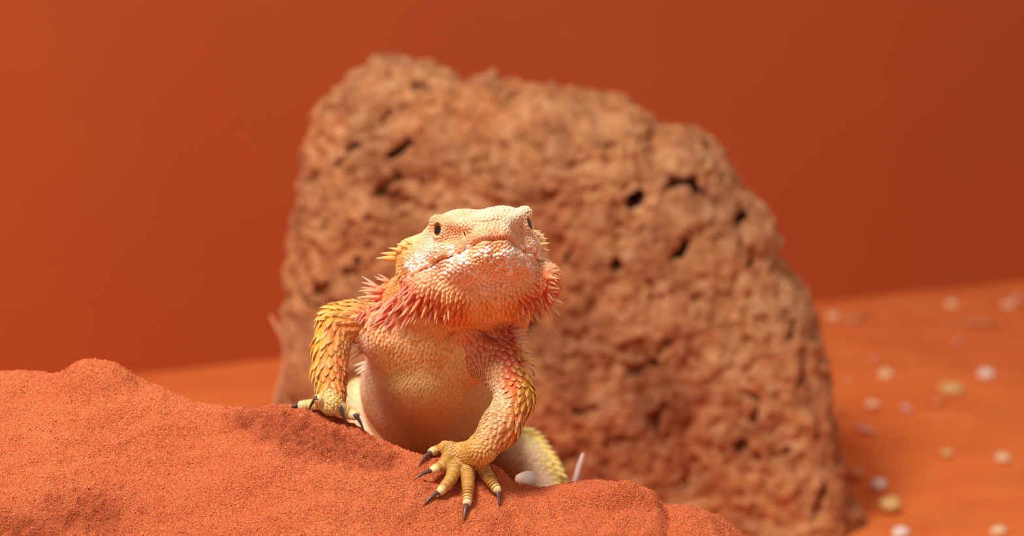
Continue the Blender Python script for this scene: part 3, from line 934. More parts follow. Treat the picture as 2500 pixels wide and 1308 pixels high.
def lookup(g, sx, sy):
    out = np.zeros((len(g), 7))
    for gi, rows in TAB.items():
        m = g == gi
        if not m.any():
            continue
        A = np.array(rows, float)
        w = 1.0 / (((sx[m][:, None] - A[:, 0]) ** 2 + (sy[m][:, None] - A[:, 1]) ** 2) + 60.0) ** 1.8
        w /= w.sum(1, keepdims=True)
        out[m] = w @ A[:, 2:]
    return out

# --- the one continuous body mesh
vg, vpi = groups_of(BV)
vt = lookup(vg, apx, apy)
bcol = lin(vt[:, :3]) * np.array([0.88, 0.75, 0.65])         # skin between the scales is a deeper tan
beardy = sstep(0.15, 0.4, vt[:, 4])[:, None] * (vg == G_HEAD)[:, None]
bcol *= 1 - beardy * np.array([0.35, 0.62, 0.70])                # red skin between the beard scales
chin = ((vg == G_HEAD) & (vt[:, 6] > 0.5) & (apy > 595))[:, None]
bcol *= 1 - chin * np.array([0.04, 0.30, 0.45])                  # orange skin between the chin beads
isf = (vg == G_HANDR) | (vg == G_HANDL)
bcol[isf] = lin(vt[isf, :3]) * 0.8
dragon = bpy.data.objects.new('bearded_dragon', None)
COL.objects.link(dragon)
base = mound_hit(1100, 1140)
dragon.location = base * 0.01
dragon['_o'] = tuple(float(x) for x in base * 0.01)
dragon.empty_display_size = 0.05
tag(dragon, 'pale orange bearded lizard with spiny throat standing on the sand mound', 'lizard')
body = new_mesh('body', BV, BF, M_SKIN, parent=dragon, color=bcol)

# --- scale placement: advancing rows along the flow of each limb
tri = np.concatenate([BF[:, [0, 1, 2]], BF[:, [0, 2, 3]]])
ta, tb, tc_ = BV[tri[:, 0]], BV[tri[:, 1]], BV[tri[:, 2]]
area = 0.5 * np.linalg.norm(np.cross(tb - ta, tc_ - ta), axis=1)
tsz = np.where(apd[tri[:, 0]] > 89, np.maximum(vt[tri[:, 0], 3], 0.15), vt[tri[:, 0], 3])
tn = BN[tri[:, 0]]
cen = (ta + tb + tc_) / 3
view = unit(C - cen)
facing = (tn * view).sum(1)
depth = (cen - C) @ VF
wgt = area / np.maximum(tsz, 0.05) ** 2 * np.where(facing > -0.35, 14.0, np.where(facing > -0.9, 8.0, 0.0)) * (depth < 108)
cnt = rng.poisson(wgt)
ti = np.repeat(np.arange(len(tri)), cnt)
u, v = rng.random(len(ti)), rng.random(len(ti))
fl_ = u + v > 1
u[fl_], v[fl_] = 1 - u[fl_], 1 - v[fl_]
cpos = ta[ti] + (tb - ta)[ti] * u[:, None] + (tc_ - ta)[ti] * v[:, None]
cn = unit(BN[tri[ti, 0]] * (1 - u - v)[:, None] + BN[tri[ti, 1]] * u[:, None] + BN[tri[ti, 2]] * v[:, None])
cg, cpi = groups_of(cpos)
csx, csy, cd = project(cpos)
ct = lookup(cg, csx, csy)
ct[:, 3] = np.where(cd > 89, np.maximum(ct[:, 3], 0.15), ct[:, 3])
mg = mouth_gap(cpos)
lip = (cg == G_HEAD) & (mg < 0.20) & (mg > -0.09)
ct[lip, 3] = 0.085
ct[lip, 5] = 1.6
ct[lip, 6] = 1.0
ct[lip, :3] = ct[lip, :3] * 0.5 + np.array([238, 156, 100]) * 0.5
# flow and sweep order
flow = np.zeros_like(cpos)
key = np.zeros(len(cpos))
hf_, hr_, hu_ = hframe(cpos)
m = cg == G_HEAD
side = np.sign(hr_) * sstep(0.3, 1.8, np.abs(hr_))
flow[m] = (-HF[None] + 0.35 * (side[:, None] * HR) - 0.12 * HU)[m]
key[m] = -hf_[m] + 0.25 * np.abs(hr_[m])
m = cg == G_TORSO
lat = np.clip((csx - 1060) / 200.0, -1.3, 1.3)
flow[m] = (-VU[None] * 1.0 + VF[None] * 0.45 + 0.55 * lat[:, None] * VR)[m]
key[m] = (-(cpos @ VU) + 0.35 * (cpos @ VF))[m]
for i, q in enumerate(PRIMS):
    m = (cpi == i) & (cg >= G_ARML)
    if m.any() and q['t'] == 'c':
        flow[m] = q['flow']
        key[m] = q['s0'] + (cpos[m] - q['a']) @ q['flow']
flow = unit(flow - cn * (flow * cn).sum(1)[:, None])
ok = np.ones(len(cpos), bool)
for e, ax in zip(EYE, EYE_AX):
    w = cpos - e
    t = w @ ax
    rad_ = np.linalg.norm(w - t[:, None] * ax, axis=1)
    ok &= ~((rad_ < 0.225) & (t > 0))
for nn in NOSTRIL:
    ok &= np.linalg.norm(cpos - nn, axis=1) > 0.16
mg = mouth_gap(cpos)
ok &= ~((np.abs(mg) < np.where(hf_ > 0, 0.036, 0.046)) & (cg == G_HEAD))
# fingers wear their own ring plates
for g_, pts, rads in FINGERS:
    for a, b_ in zip(pts[1:-1] if g_ == G_HANDR else pts[:-1], pts[2:] if g_ == G_HANDR else pts[1:]):
        e = b_ - a
        t = (cpos - a) @ e / (e @ e)
        dl = np.linalg.norm(cpos - a - np.clip(t, 0, 1)[:, None] * e, axis=1)
        ok &= ~((dl < 0.24) & (t > 0.0) & ((cg == g_)))

order = np.lexsort((rng.random(len(key)) * 0, np.round(key / 0.012), cg))
order = order[ok[order]]
cell = 0.16
hashd = {}
acc_i = []
P0 = cpos.tolist()
SZ = ct[:, 3].tolist()
for i in order.tolist():
    x, y, z = P0[i]
    r = SZ[i] * 0.90
    n_ = 2 if r > 0.16 else 1
    cx0, cy0, cz0 = int(x // cell), int(y // cell), int(z // cell)
    good = True
    for ix in range(cx0 - n_, cx0 + n_ + 1):
        for iy in range(cy0 - n_, cy0 + n_ + 1):
            for iz in range(cz0 - n_, cz0 + n_ + 1):
                lst = hashd.get((ix, iy, iz))
                if lst:
                    for (a, b_, c_, rr_) in lst:
                        rr2 = 0.5 * (rr_ + r)
                        if (a - x) ** 2 + (b_ - y) ** 2 + (c_ - z) ** 2 < rr2 * rr2:
                            good = False
                            break
                if not good:
                    break
            if not good:
                break
        if not good:
            break
    if good:
        hashd.setdefault((cx0, cy0, cz0), []).append((x, y, z, r))
        acc_i.append(i)
acc_i = np.array(acc_i)
ns = len(acc_i)
sp, sn, sf_, sg = cpos[acc_i], cn[acc_i], flow[acc_i], cg[acc_i]
stt = ct[acc_i]
sxp, syp = csx[acc_i], csy[acc_i]
sb = np.cross(sn, sf_)
rv = rng.random((ns, 4))
size = stt[:, 3] * (0.92 + 0.22 * rv[:, 0])
basec = lin(stt[:, :3])
# individual variation: some scales redder, some paler
basec *= (0.88 + 0.24 * rv[:, 1])[:, None]
redder = (rv[:, 2] < 0.16) & ((sg == G_ARML) | (sg == G_ARMR) | ((sg == G_TORSO) & (syp < 900)))
basec[redder] *= np.array([1.0, 0.66, 0.5])
white = (rv[:, 2] > np.where(pnoise(sp * 1.9, 6) > 0.14, 0.35, 0.94)) & (sg == G_HEAD) & (stt[:, 6] > 0.7) & (syp > 600)
basec[white] = lin((253, 236, 220))
size[white] *= 1.22
tipc = basec * 0.30 + lin((253, 222, 160)) * 0.70
hot = (sg == G_HEAD) & (stt[:, 4] > 0.28)
hotk = sstep(0.25, 0.45, stt[:, 4])[:, None] * (sg == G_HEAD)[:, None]
basec *= 1 - hotk * np.array([0.18, 0.52, 0.62])
tipc[hot] = basec[hot] * 0.30 + lin((250, 205, 120)) * 0.70
bel = (sg == G_TORSO) & (stt[:, 4] < 0.12)
tipc[bel] = basec[bel] * 0.8 + lin((245, 215, 180)) * 0.2
dome = stt[:, 6] > 0.5
lift = stt[:, 4] * size * np.where(sg == G_TORSO, 0.75, np.where(sg == G_HEAD, 1.45, 0.95))
Ln = size * stt[:, 5] * 1.18
Wd = size * 1.10

KT = np.array([(-.52, 0, -.03), (-.10, -.5, -.04), (.30, -.34, 0.0), (.80, 0, 0.0), (.30, .34, 0.0), (-.10, .5, -.04), (.0, 0, .0), (.45, 0, 0.0), (.05, 0, -.22)])
KF = [(0, 1, 6), (1, 2, 6), (2, 7, 6), (2, 3, 7), (0, 6, 5), (6, 4, 5), (6, 7, 4), (7, 3, 4),
      (1, 0, 8), (2, 1, 8), (3, 2, 8), (4, 3, 8), (5, 4, 8), (0, 5, 8)]
KF = np.array(KF)
def keeled(idx):
    n = len(idx)
    tz = np.zeros((n, 9))
    keel = 0.15 * size[idx]
    blunt = sstep(0.45, 0.12, stt[idx, 4])[:, None]
    kx = KT[None, :, 0] + blunt * np.array([0, 0, .08, -.16, .08, 0, 0, -.04, 0])[None]
    ky = KT[None, :, 1] * (1 + blunt * np.array([0, 0, .25, 0, .25, 0, 0, 0, 0])[None])
    lf = lift[idx]
    tz[:] = KT[:, 2][None] * size[idx][:, None]
    tz[:, 2] += 0.30 * lf + 0.02 * size[idx]
    tz[:, 4] += 0.30 * lf + 0.02 * size[idx]
    tz[:, 3] += lf + 0.01
    tz[:, 6] += keel + 0.12 * lf
    tz[:, 7] += keel + 0.50 * lf
    V = sp[idx][:, None, :] + kx[:, :, None] * Ln[idx][:, None, None] * sf_[idx][:, None, :] \
        + ky[:, :, None] * Wd[idx][:, None, None] * sb[idx][:, None, :] + tz[:, :, None] * sn[idx][:, None, :]
    tw = np.array([0, .0, .12, 1, .12, .0, .12, .50, 0])[None, :, None]
    c_ = basec[idx][:, None, :] * (1 - tw) + tipc[idx][:, None, :] * tw
    return V, c_

DR = []
for k in range(7):
    DR.append((.54 * math.cos(k * 2 * math.pi / 7), .54 * math.sin(k * 2 * math.pi / 7), -.10))
for k in range(7):
    DR.append((.40 * math.cos(k * 2 * math.pi / 7), .40 * math.sin(k * 2 * math.pi / 7), .17))
DR.append((0, 0, .27))
DR = np.array(DR)
DF = []
for k in range(7):
    k2 = (k + 1) % 7
    DF += [(k, k2, 7 + k2), (k, 7 + k2, 7 + k), (7 + k, 7 + k2, 14)]
DF = np.array(DF)
def domed(idx):
    hsc = np.where(white[idx], 1.5, 1.0)
    V = sp[idx][:, None, :] + DR[None, :, 0, None] * (Ln[idx] * 0.95)[:, None, None] * sf_[idx][:, None, :] \
        + DR[None, :, 1, None] * Wd[idx][:, None, None] * sb[idx][:, None, :] + (DR[None, :, 2] * (size[idx] * hsc)[:, None])[:, :, None] * sn[idx][:, None, :]
    tw = np.concatenate([np.zeros(7), np.full(7, .6), [1.0]])[None, :, None]
    pale = basec[idx] * 0.7 + lin((254, 236, 212)) * 0.3
    c_ = basec[idx][:, None, :] * (1 - tw) * 0.94 + pale[:, None, :] * tw
    return V, c_

vis = (sn * unit(C - sp)).sum(1)
score = np.where(dome | (stt[:, 3] < 0.15) | (vis < 0.12) | (sg == G_LEG), 0, Ln * Wd * (0.3 + vis))
big = np.argsort(-score)[:300]
isbig = np.zeros(ns, bool)
isbig[big] = True
for nm, grp in (('throat_and_head_scales', (G_HEAD,)), ('trunk_scales', (G_TORSO,)), ('limb_scales', (G_ARML, G_ARMR, G_HANDL, G_HANDR, G_LEG))):
    gm = np.isin(sg, grp) & ~isbig
    ki = np.where(gm & ~dome)[0]
    if len(ki):
        V, c_ = keeled(ki)
        f = (KF[None] + np.arange(len(ki))[:, None, None] * 9).reshape(-1, 3)
        o = new_mesh(nm, V.reshape(-1, 3), f, M_SCALE, parent=dragon, smooth=False, color=c_.reshape(-1, 3))
        o['kind'] = 'stuff'
    di = np.where(gm & dome)[0]
    if len(di):
        V, c_ = domed(di)
        f = (DF[None] + np.arange(len(di))[:, None, None] * 15).reshape(-1, 3)
        o = new_mesh('beaded_' + nm, V.reshape(-1, 3), f, M_SCALE, parent=dragon, smooth=True, color=c_.reshape(-1, 3))
        o['kind'] = 'stuff'
V, c_ = keeled(big)
for k in range(len(big)):
    new_mesh('scale', V[k], KF, M_SCALE, parent=dragon, smooth=False, color=c_[k], origin=sp[big[k]])

# --- ring plates of the fingers
def finger_plates():
    V, F, Cc = [], [], []
    for g_, pts, rads in FINGERS:
        seg = list(zip(pts[:-1], pts[1:], rads[:-1], rads[1:]))
        tot = sum(np.linalg.norm(b_ - a) for a, b_, _, _ in seg)
        s, done = 0.0, 0.0
        step = 0.095
        nt_ = int(tot / step)
        for k in range(1, nt_ + 1):
            s = k * tot / nt_
            acc = 0.0
            for a, b_, ra, rb in seg:
                ln = np.linalg.norm(b_ - a)
                if s <= acc + ln + 1e-6:
                    break
                acc += ln
            t = (s - acc) / ln
            if g_ == G_HANDR and s < 0.32:
                continue
            cpt = a + (b_ - a) * t
            r = ra + (rb - ra) * t
            d = unit(b_ - a)
            up = unit(np.array([0, 0, 1.0]) * 0.8 + VN * 0.6)
            up = unit(up - d * (up @ d))
            sd = np.cross(d, up)
            last = k >= nt_ - 1
            pale = 1.0 if k == nt_ else (0.6 if k == nt_ - 1 else (0.3 if rng.random() < 0.2 else 0.0))
            cb = lin((204, 146, 66)) if g_ == G_HANDR else lin((228, 192, 120))
            cc_ = cb * (1 - pale) + lin((240, 210, 148)) * pale
            cc_ = cc_ * rng.uniform(0.86, 1.12)
            nseg = 8
            b0 = len(V)
            for (o_, rr_) in (((-0.6, -0.005), (0.0, 0.014), (0.6, 0.0), (1.15, -0.5 * r)) if k == nt_ else ((-0.55, -0.012), (0.0, 0.018), (0.42, 0.030), (0.60, -0.014))):
                ll = step * (1.25 if k == nt_ else 1.0)
                for j in range(nseg + 1):
                    th = math.radians(-118 + 236 * j / nseg)
                    rad_ = r + rr_ + (0.004 if j % 2 else 0)
                    V.append(cpt + d * o_ * ll + rad_ * (math.cos(th) * up + math.sin(th) * sd))
                    Cc.append(cc_)
            for q_ in range(3):
                for j in range(nseg):
                    i0 = b0 + q_ * (nseg + 1) + j
                    F.append([i0, i0 + 1, i0 + nseg + 2, i0 + nseg + 1])
    return np.array(V), np.array(F), np.array(Cc)
V, F, Cc = finger_plates()
o = new_mesh('toe_plates', V, F, M_SCALE, parent=dragon, smooth=True, color=Cc)
o['kind'] = 'stuff'

# --- claws
def horn(name, a, b_, r, mat, cols, bend=None, parent=dragon, n=8, rings=6, power=0.8):
    a, b_ = np.asarray(a, float), np.asarray(b_, float)
    d = b_ - a
    ln = np.linalg.norm(d)
    d = d / ln
    side = unit(np.cross(d, [0.2, 0.3, 0.93]))
    upp = np.cross(side, d)
    V, F, cc_ = [], [], []
    bend = np.zeros(3) if bend is None else np.asarray(bend)
    for k in range(rings):
        t = k / rings
        cpt = a + d * ln * t + bend * 4 * t * (1 - t)
        rr_ = r * (1 - t) ** power * (1.0 if k else 0.92)
        for j in range(n):
            th = 2 * math.pi * j / n
            V.append(cpt + rr_ * (math.cos(th) * side + math.sin(th) * upp))
            cc_.append(cols(t))
    V.append(b_)
    cc_.append(cols(1.0))
    for k in range(rings - 1):
        for j in range(n):
            F.append([k * n + j, k * n + (j + 1) % n, (k + 1) * n + (j + 1) % n, (k + 1) * n + j])
    for j in range(n):
        F.append([(rings - 1) * n + j, (rings - 1) * n + (j + 1) % n, rings * n])
    F.append(list(range(n))[::-1])
    return new_mesh(name, V, F, mat, parent=parent, color=np.array(cc_), origin=a)

def claw_col(t):
    return lin((84, 66, 72)) * (1 - t) ** 0.8 + lin((128, 92, 66)) * (1 - (1 - t) ** 0.8)
def claw_dark(t):
    return lin((78, 62, 68)) * (1 - 0.3 * t)
for a, b_, r, g_ in CLAWS:
    horn('claw', a, b_, r, M_CLAW, claw_col if g_ == G_HANDR else claw_dark, bend=VU * 0.07 + VN * 0.03, power=0.62)

# --- eyes
def eye(cen_, ax):
    import bmesh
    bm = bmesh.new()
    bmesh.ops.create_uvsphere(bm, u_segments=40, v_segments=32, radius=EYE_R)
    v = np.array([x.co[:] for x in bm.verts])
    f = [[x.index for x in fc.verts] for fc in bm.faces]
    bm.free()
    fwd = unit(HF - ax * (HF @ ax))
    upv = np.cross(ax, fwd)
    if upv @ HU < 0:
        upv = -upv
    t = v[:, 2] / EYE_R
    w = cen_ + v[:, [0]] * fwd + v[:, [1]] * upv + v[:, [2]] * ax
    ang_ = np.degrees(np.arccos(np.clip(t, -1, 1)))
    c_ = np.zeros((len(v), 3))
    c_[:] = lin((60, 38, 34))
    c_[ang_ < 36] = lin((196, 150, 70))
    c_[ang_ < 31] = lin((120, 78, 36))
    c_[ang_ < 26] = lin((12, 8, 8))
    o = new_mesh('eye', w, f, M_EYE, parent=dragon, color=c_, origin=cen_)
    o['label'] = 'glossy dark eye with a narrow amber rim'
    return o
EYE_OBS = [eye(e, ax) for e, ax in zip(EYE, EYE_AX)]

# --- raised rims round the nostrils
for nn, nrm in zip(NOSTRIL, NOSN):
    a_ = unit(HU - nrm * (HU @ nrm))
    b2 = np.cross(nrm, a_)
    V, F = [], []
    for i in range(16):
        th = 2 * math.pi * i / 16
        rd = math.cos(th) * a_ * 0.125 + math.sin(th) * b2 * 0.085
        ru = unit(rd)
        for j in range(6):
            ph = 2 * math.pi * j / 6
            V.append(nn + rd + 0.034 * (math.cos(ph) * ru + math.sin(ph) * nrm))
    for i in range(16):
        for j in range(6):
            F.append([i * 6 + j, ((i + 1) % 16) * 6 + j, ((i + 1) % 16) * 6 + (j + 1) % 6, i * 6 + (j + 1) % 6])
    new_mesh('nostril_rim', V, np.array(F), M_SCALE, parent=dragon, color=np.tile(lin((250, 205, 140)), (len(V), 1)), origin=nn)

# --- long spikes
fr = (BN @ VN) > -0.3
fvx, fvy, fvd, fidx, fvg = apx[fr], apy[fr], apd[fr], np.where(fr)[0], vg[fr]
def skin_at(px, py, grp=None):
    d2_ = (fvx - px) ** 2 + (fvy - py) ** 2
    if grp is not None:
        d2_ = np.where(np.isin(fvg, grp), d2_, 1e9)
    m = d2_ < 36
    if m.any():
        k = np.where(m)[0][np.argmin(fvd[m])]
    else:
        k = np.argmin(d2_)
    return BV[fidx[k]], fvd[k]

def spike_cols(b0, t0, power=1.2):
    b0, t0 = lin(b0), lin(t0)
    return lambda t: b0 * (1 - t ** power) + t0 * t ** power
S_YEL = ((236, 150, 44), (254, 226, 150))
S_RED = ((212, 62, 20), (252, 218, 160))
S_PNK = ((220, 72, 40), (252, 220, 182))
S_ORG = ((222, 116, 40), (254, 228, 170))
SPIKES = [  # base px, tip px, radius cm, colours, tip forward offset cm
 ((955, 634), (914, 631), .13, S_YEL, .2), ((962, 621), (927, 618), .115, S_YEL, .2), ((974, 609), (946, 605), .10, S_YEL, .15), ((986, 600), (966, 595), .085, S_YEL, .1), ((1000, 592), (984, 585), .07, S_YEL, .1),
 ((1328, 608), (1346, 612), .085, S_YEL, -.1), ((1327, 598), (1345, 593), .075, S_YEL, -.1), ((1323, 586), (1340, 582), .07, S_YEL, -.1), ((1317, 575), (1332, 571), .06, S_YEL, -.1), ((1310, 567), (1324, 563), .05, S_YEL, -.1),
 ((925, 727), (869, 726), .12, S_RED, .1), ((930, 711), (871, 710), .12, S_RED, .2), ((915, 690), (880, 688), .09, S_PNK, .2), ((905, 697), (878, 702), .08, S_PNK, .2), ((915, 690), (881, 673), .08, S_PNK, .3), ((945, 685), (918, 681), .10, S_RED, .1), ((922, 718), (883, 715), .08, S_PNK, .2), ((935, 676), (912, 674), .07, S_PNK, .3), ((940, 668), (920, 668), .06, S_PNK, .3),
 ((1340, 680), (1367, 681), .10, S_ORG, -.1), ((1344, 692), (1359, 697), .08, S_RED, -.1), ((1342, 706), (1369, 706), .11, S_RED, -.1), ((1342, 716), (1370, 713), .10, S_RED, -.1), ((1340, 725), (1358, 723), .08, S_RED, 0), ((1338, 730), (1381, 744), .12, S_RED, -.1), ((1335, 738), (1376, 748), .10, S_PNK, -.1),
 ((1333, 744), (1372, 773), .14, S_RED, -.15), ((1330, 752), (1352, 784), .12, S_RED, -.15), ((1318, 760), (1335, 790), .11, S_RED, -.1), ((1305, 768), (1321, 788), .09, S_ORG, -.1), ((1285, 780), (1291, 799), .07, S_ORG, 0),
 ((1250, 807), (1295, 805), .08, S_PNK, .3), ((1255, 818), (1294, 826), .08, S_PNK, .3), ((1258, 830), (1299, 841), .09, S_PNK, .3), ((1262, 836), (1294, 832), .07, S_ORG, .4), ((1262, 842), (1300, 872), .10, S_ORG, .3), ((1268, 856), (1318, 887), .09, S_ORG, .3), ((1272, 858), (1308, 906), .10, S_ORG, .2), ((1280, 872), (1310, 880), .07, S_ORG, .3), ((1275, 885), (1306, 916), .09, S_PNK, .2), ((1285, 898), (1307, 928), .09, S_YEL, .1), ((1290, 918), (1304, 935), .07, S_YEL, .1), ((1250, 800), (1280, 796), .06, S_PNK, .4), ((1256, 812), (1288, 815), .07, S_ORG, .5), ((1264, 850), (1306, 862), .08, S_ORG, .4), ((1276, 866), (1314, 898), .08, S_YEL, .3), ((1282, 884), (1312, 908), .08, S_ORG, .3), ((1258, 826), (1290, 822), .07, S_PNK, .5),
]
for (bx, by), (tx, ty), r, cs, fo in SPIKES:
    q, dq = skin_at(bx, by)
    tp = P(tx, ty, dq + fo)
    a = q + unit(q - tp) * 0.08
    horn('spike', a, tp, r * (1.45 if by > 795 else 1.1), M_SPIKE, spike_cols(*cs, power=0.75 if by > 795 else 1.1), bend=VU * 0.02, n=7, rings=5, power=1.0)

# beard fringe: rows of leaning spikes on the swollen throat
n0 = 0
fr_rng = np.random.default_rng(5)
for row, (pts, ln, r, cs) in enumerate([
    ([(985, 705), (965, 722), (948, 738)], 40, .10, S_PNK),
    ([(1000, 718), (980, 738), (962, 755), (940, 762)], 44, .11, S_PNK),
    ([(1015, 735), (995, 752), (975, 768)], 44, .115, S_RED),
    ([(1035, 752), (1015, 765), (1000, 775)], 40, .115, S_RED),
    ([(1060, 760), (1045, 770), (1030, 776)], 34, .11, S_RED),
    ([(1090, 765), (1075, 775)], 28, .10, S_ORG),
    ([(1300, 735), (1315, 735), (1328, 728)], 22, .10, S_RED),
    ([(1275, 752), (1290, 756), (1305, 752), (1320, 746)], 26, .11, S_RED),
    ([(1262, 768), (1278, 772), (1294, 768)], 24, .10, S_ORG),
    ([(905, 755), (885, 762), (925, 748)], 30, .085, S_PNK),
    ([(900, 780), (925, 785), (950, 792), (875, 772)], 26, .08, S_PNK),
]):
    for (bx, by) in pts:
        for rep in range(2):
            x = bx + fr_rng.uniform(-8, 8) + rep * 7
            y = by + fr_rng.uniform(-6, 6) - rep * 5
            q, dq = skin_at(x, y)
            left = sstep(1110, 960, x)
            ang_ = math.radians(90 + 48 * left - 28 * sstep(1230, 1330, x) + fr_rng.uniform(-8, 8))
            l_ = ln * fr_rng.uniform(0.75, 1.1)
            tp = P(x + l_ * math.cos(ang_), y + l_ * math.sin(ang_), dq - 0.10 - 0.1 * fr_rng.random())
            horn('spike', q + unit(q - tp) * 0.06, tp, r * fr_rng.uniform(0.7, 0.95), M_SPIKE, spike_cols(*cs, power=1.4), bend=VN * 0.03, n=6, rings=5, power=1.05)

# side fringe along the flank and the spiny back edge of the hind leg
for (bx, by), (tx, ty) in [((872, 842), (856, 850)), ((876, 856), (853, 868)), ((876, 868), (856, 880)), ((880, 880), (860, 894)), ((884, 892), (864, 908)), ((886, 902), (868, 915)), ((872, 850), (858, 842))]:
    q, dq = skin_at(bx, by, (G_TORSO,))
    horn('spike', q, P(tx, ty, dq - 0.1), .07, M_SPIKE, spike_cols((240, 200, 165), (254, 238, 210)), n=6, rings=4)
for k in range(11):
    t = k / 10
    bx, by = 1272 + 104 * t ** 0.85, 1046 + 120 * t ** 1.3
    q, dq = skin_at(bx, by, (G_LEG,))
    for rep in range(2):
        l_ = (40 - 14 * t) * (1 - 0.25 * rep)
        a_ = math.radians(2 + 40 * t)
        tp = P(bx + l_ * math.cos(a_) - rep * 16, by + l_ * math.sin(a_) + rep * 14, dq - 0.2)
        q2, _ = skin_at(bx - rep * 14, by + rep * 12, (G_LEG,))
        horn('spike', q2, tp, .13, M_SPIKE, spike_cols((236, 206, 110), (250, 236, 150)), n=6, rings=4)

# ================================================================== litter on the sand floor
_ico = None
def ico():
    global _ico
    if _ico is None:
        import bmesh
        bm = bmesh.new()
        bmesh.ops.create_icosphere(bm, subdivisions=2, radius=1.0)
        v = np.array([x.co[:] for x in bm.verts])
        f = np.array([[x.index for x in fc.verts] for fc in bm.faces])
        bm.free()
        _ico = (v, f)
    return _ico

M_PEB = {k: plain('pebble_' + k, a, b_, 300.0) for k, a, b_ in [
    ('cream', (236, 190, 140), (250, 222, 180)), ('pink', (226, 150, 130), (242, 180, 165)),
    ('yellow', (214, 158, 84), (240, 205, 140)), ('orange', (222, 130, 76), (232, 152, 100)), ('white', (236, 210, 192), (250, 234, 218))]}
M_STRAW = plain('dry_straw', (206, 132, 88), (226, 160, 116), 200.0)
M_STALK = plain('pale_stalk', (196, 156, 146), (216, 180, 168), 200.0)

def pebble(px, py, r, mat, label, flat=0.7, on=None, seed=0, d=None):
    v, f = ico()
    rg = np.random.default_rng(seed + 50)
    s = rg.uniform(0.75, 1.2, 3) * [1, 1, flat] * r
    ang = rg.uniform(0, 3)
    w = v * (1 + 0.35 * pnoise(v * 1.3, seed)[:, None]) * s
    w = w @ np.array([[math.cos(ang), math.sin(ang), 0], [-math.sin(ang), math.cos(ang), 0], [0, 0, 1]])
    g = floor_hit(px, py, 0.35 * r) if d is None else P(px, py, d)
    o = new_mesh('pebble', w + g, f, M_PEB[mat], origin=g)
    tag(o, label, 'pebble', 'pale pebbles on the sand floor' if d is None else None)
    return o

def stick(name, pts, r, mat, label, cat, n=8, group=None):
    pts = np.array(pts, float)
    V, F = [], []
    for k, p_ in enumerate(pts):
        t = unit(pts[min(k + 1, len(pts) - 1)] - pts[max(k - 1, 0)])
        a = unit(np.cross(t, [0.31, 0.2, 0.93]))
        b_ = np.cross(t, a)
        rad = r * (1.0 if 0 < k < len(pts) - 1 else 0.55)
        for j in range(n):
            th = 2 * math.pi * j / n
            V.append(p_ + rad * (math.cos(th) * a + 0.7 * math.sin(th) * b_))
    for k in range(len(pts) - 1):
        for j in range(n):
            F.append([k * n + j, k * n + (j + 1) % n, (k + 1) * n + (j + 1) % n, (k + 1) * n + j])
    F.append(list(range(n))[::-1])
    F.append([(len(pts) - 1) * n + j for j in range(n)])
    o = new_mesh(name, V, F, mat, origin=pts[0])
    tag(o, label, cat, group)
    return o

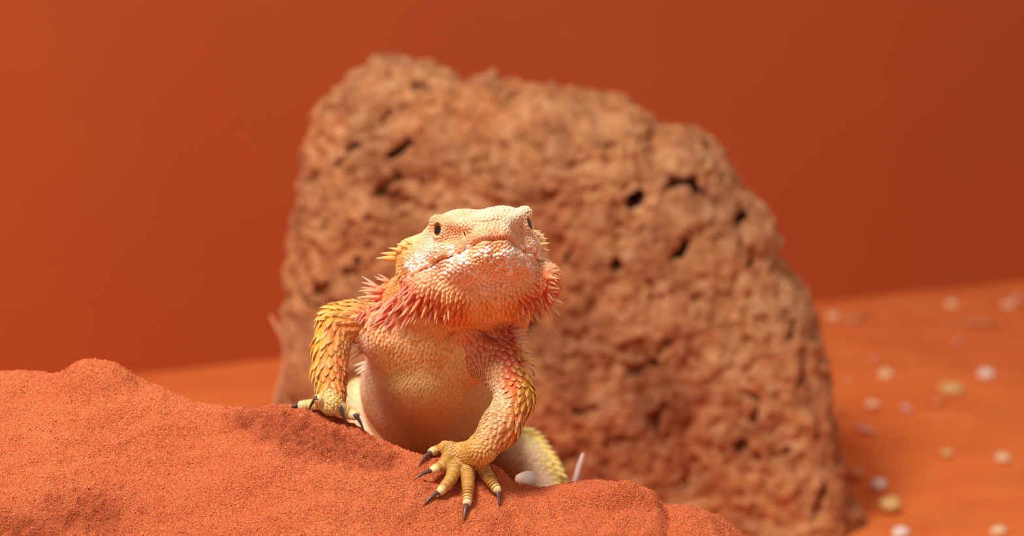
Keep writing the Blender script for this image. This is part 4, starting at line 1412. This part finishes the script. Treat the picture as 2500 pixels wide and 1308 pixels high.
PEBS = [
    (2033, 773, .30, 'cream', 'cream pebble beside the pale leaf scrap near the rock, by the wall'),
    (2159, 771, .22, 'orange', 'faint orange pebble right of the pale leaf scrap by the wall'),
    (2322, 743, .32, 'cream', 'cream pebble close to the wall, above the long straw'),
    (2312, 796, .26, 'orange', 'orange pebble at the left end of the long straw'),
    (2461, 743, .36, 'cream', 'large cream pebble by the wall near the right picture edge'),
    (2483, 728, .28, 'pink', 'pink pebble touching the wall base at the right picture edge'),
    (2066, 869, .22, 'orange', 'small orange pebble near the rock, alone below the leaf scrap'),
    (2161, 914, .34, 'cream', 'bright round cream pebble on open sand right of the rock'),
    (2071, 929, .25, 'orange', 'dull orange pebble left of the bright round cream pebble'),
    (2026, 939, .25, 'orange', 'orange pebble almost touching the right side of the rock'),
    (2129, 987, .34, 'cream', 'cream pebble directly above the pink twig'),
    (2048, 1002, .24, 'orange', 'orange pebble between the rock and the pink twig'),
    (2408, 914, .38, 'white', 'whitish pebble far right, right of the big yellowish pebble'),
    (2320, 950, .50, 'yellow', 'largest yellowish pebble on the sand at right'),
    (2290, 981, .30, 'orange', 'orange pebble leaning against the largest yellowish pebble'),
    (2212, 997, .28, 'pink', 'dull pink pebble right of the pink twig'),
    (2312, 1105, .26, 'yellow', 'small yellow pebble alone on the lower right sand'),
    (2448, 1118, .36, 'cream', 'bright cream pebble near the right edge, lower half'),
    (2089, 1155, .36, 'orange', 'orange pebble close to the rock foot, lower right sand'),
    (2144, 1183, .32, 'white', 'whitish pebble just above the speckled yellowish lump'),
    (2172, 1231, .46, 'yellow', 'speckled yellowish lump of stone at lower right sand'),
    (2199, 1301, .34, 'white', 'whitish pebble cut by the bottom edge of the picture'),
    (2438, 1296, .32, 'cream', 'cream pebble at the bottom right corner of the sand'),
    (2134, 874, .18, 'pink', 'tiny pink pebble above the bright round cream pebble'),
    (2222, 884, .2, 'orange', 'tiny orange pebble right of the bright round cream pebble'),
    (2338, 834, .2, 'pink', 'tiny pink pebble below the long straw'),
    (2290, 1020, .18, 'orange', 'tiny orange pebble below the largest yellowish pebble'),
]
for k, (px, py, r, m, lab) in enumerate(PEBS):
    pebble(px, py, r * 1.25, m, lab, seed=k)

def fl_pts(pix, z):
    return [floor_hit(a, b_, z) for a, b_ in pix]
stick('straw', fl_pts([(2345, 789), (2370, 786), (2400, 788), (2432, 790)], 0.2), .2, M_STRAW, 'long straw lying flat by the wall at right', 'straw')
stick('twig', fl_pts([(2085, 1037), (2100, 1043), (2120, 1050), (2138, 1056)], 0.2), .2, M_PEB['pink'], 'short pink twig lying on the sand right of the rock', 'twig')
stick('leaf_scrap', fl_pts([(2055, 782), (2075, 784), (2095, 778), (2112, 766)], 0.2), .26, M_STRAW, 'curved pale leaf scrap on the sand by the wall', 'leaf')
# stalks leaning at the rock and behind the lizard
stick('straw', [P(600, 1352, 118.6), P(632, 1180, 118.4), P(664, 1010, 118.2), P(683, 935, 118.0), P(700, 872, 117.8), P(697, 848, 117.7), P(684, 815, 117.5), P(660, 770, 117.2)], .15, M_STRAW,
      'bent dry straw standing at the left edge of the rock', 'straw')
sb0 = P(1386, 1240, 90.35)
sb0[2] = mound_z(sb0[0], sb0[1]) - 0.15
stick('stalk', [sb0, P(1392, 1225, 90.4), P(1404, 1178, 90.5), P(1414, 1140, 90.6), P(1424, 1106, 90.7)], .11, M_STALK, 'pale lilac stalk standing upright beside the lizard hind leg', 'stalk')
wp = P(1284, 1180, 82.4)
wx, wy, _ = project(np.array([wp[0], wp[1], mound_z(wp[0], wp[1]) + 0.22]))
pebble(float(wx), float(wy), .42, 'white', 'white pebble lying just behind the mound crest below the lizard hind leg', flat=0.75, seed=77, d=82.4)
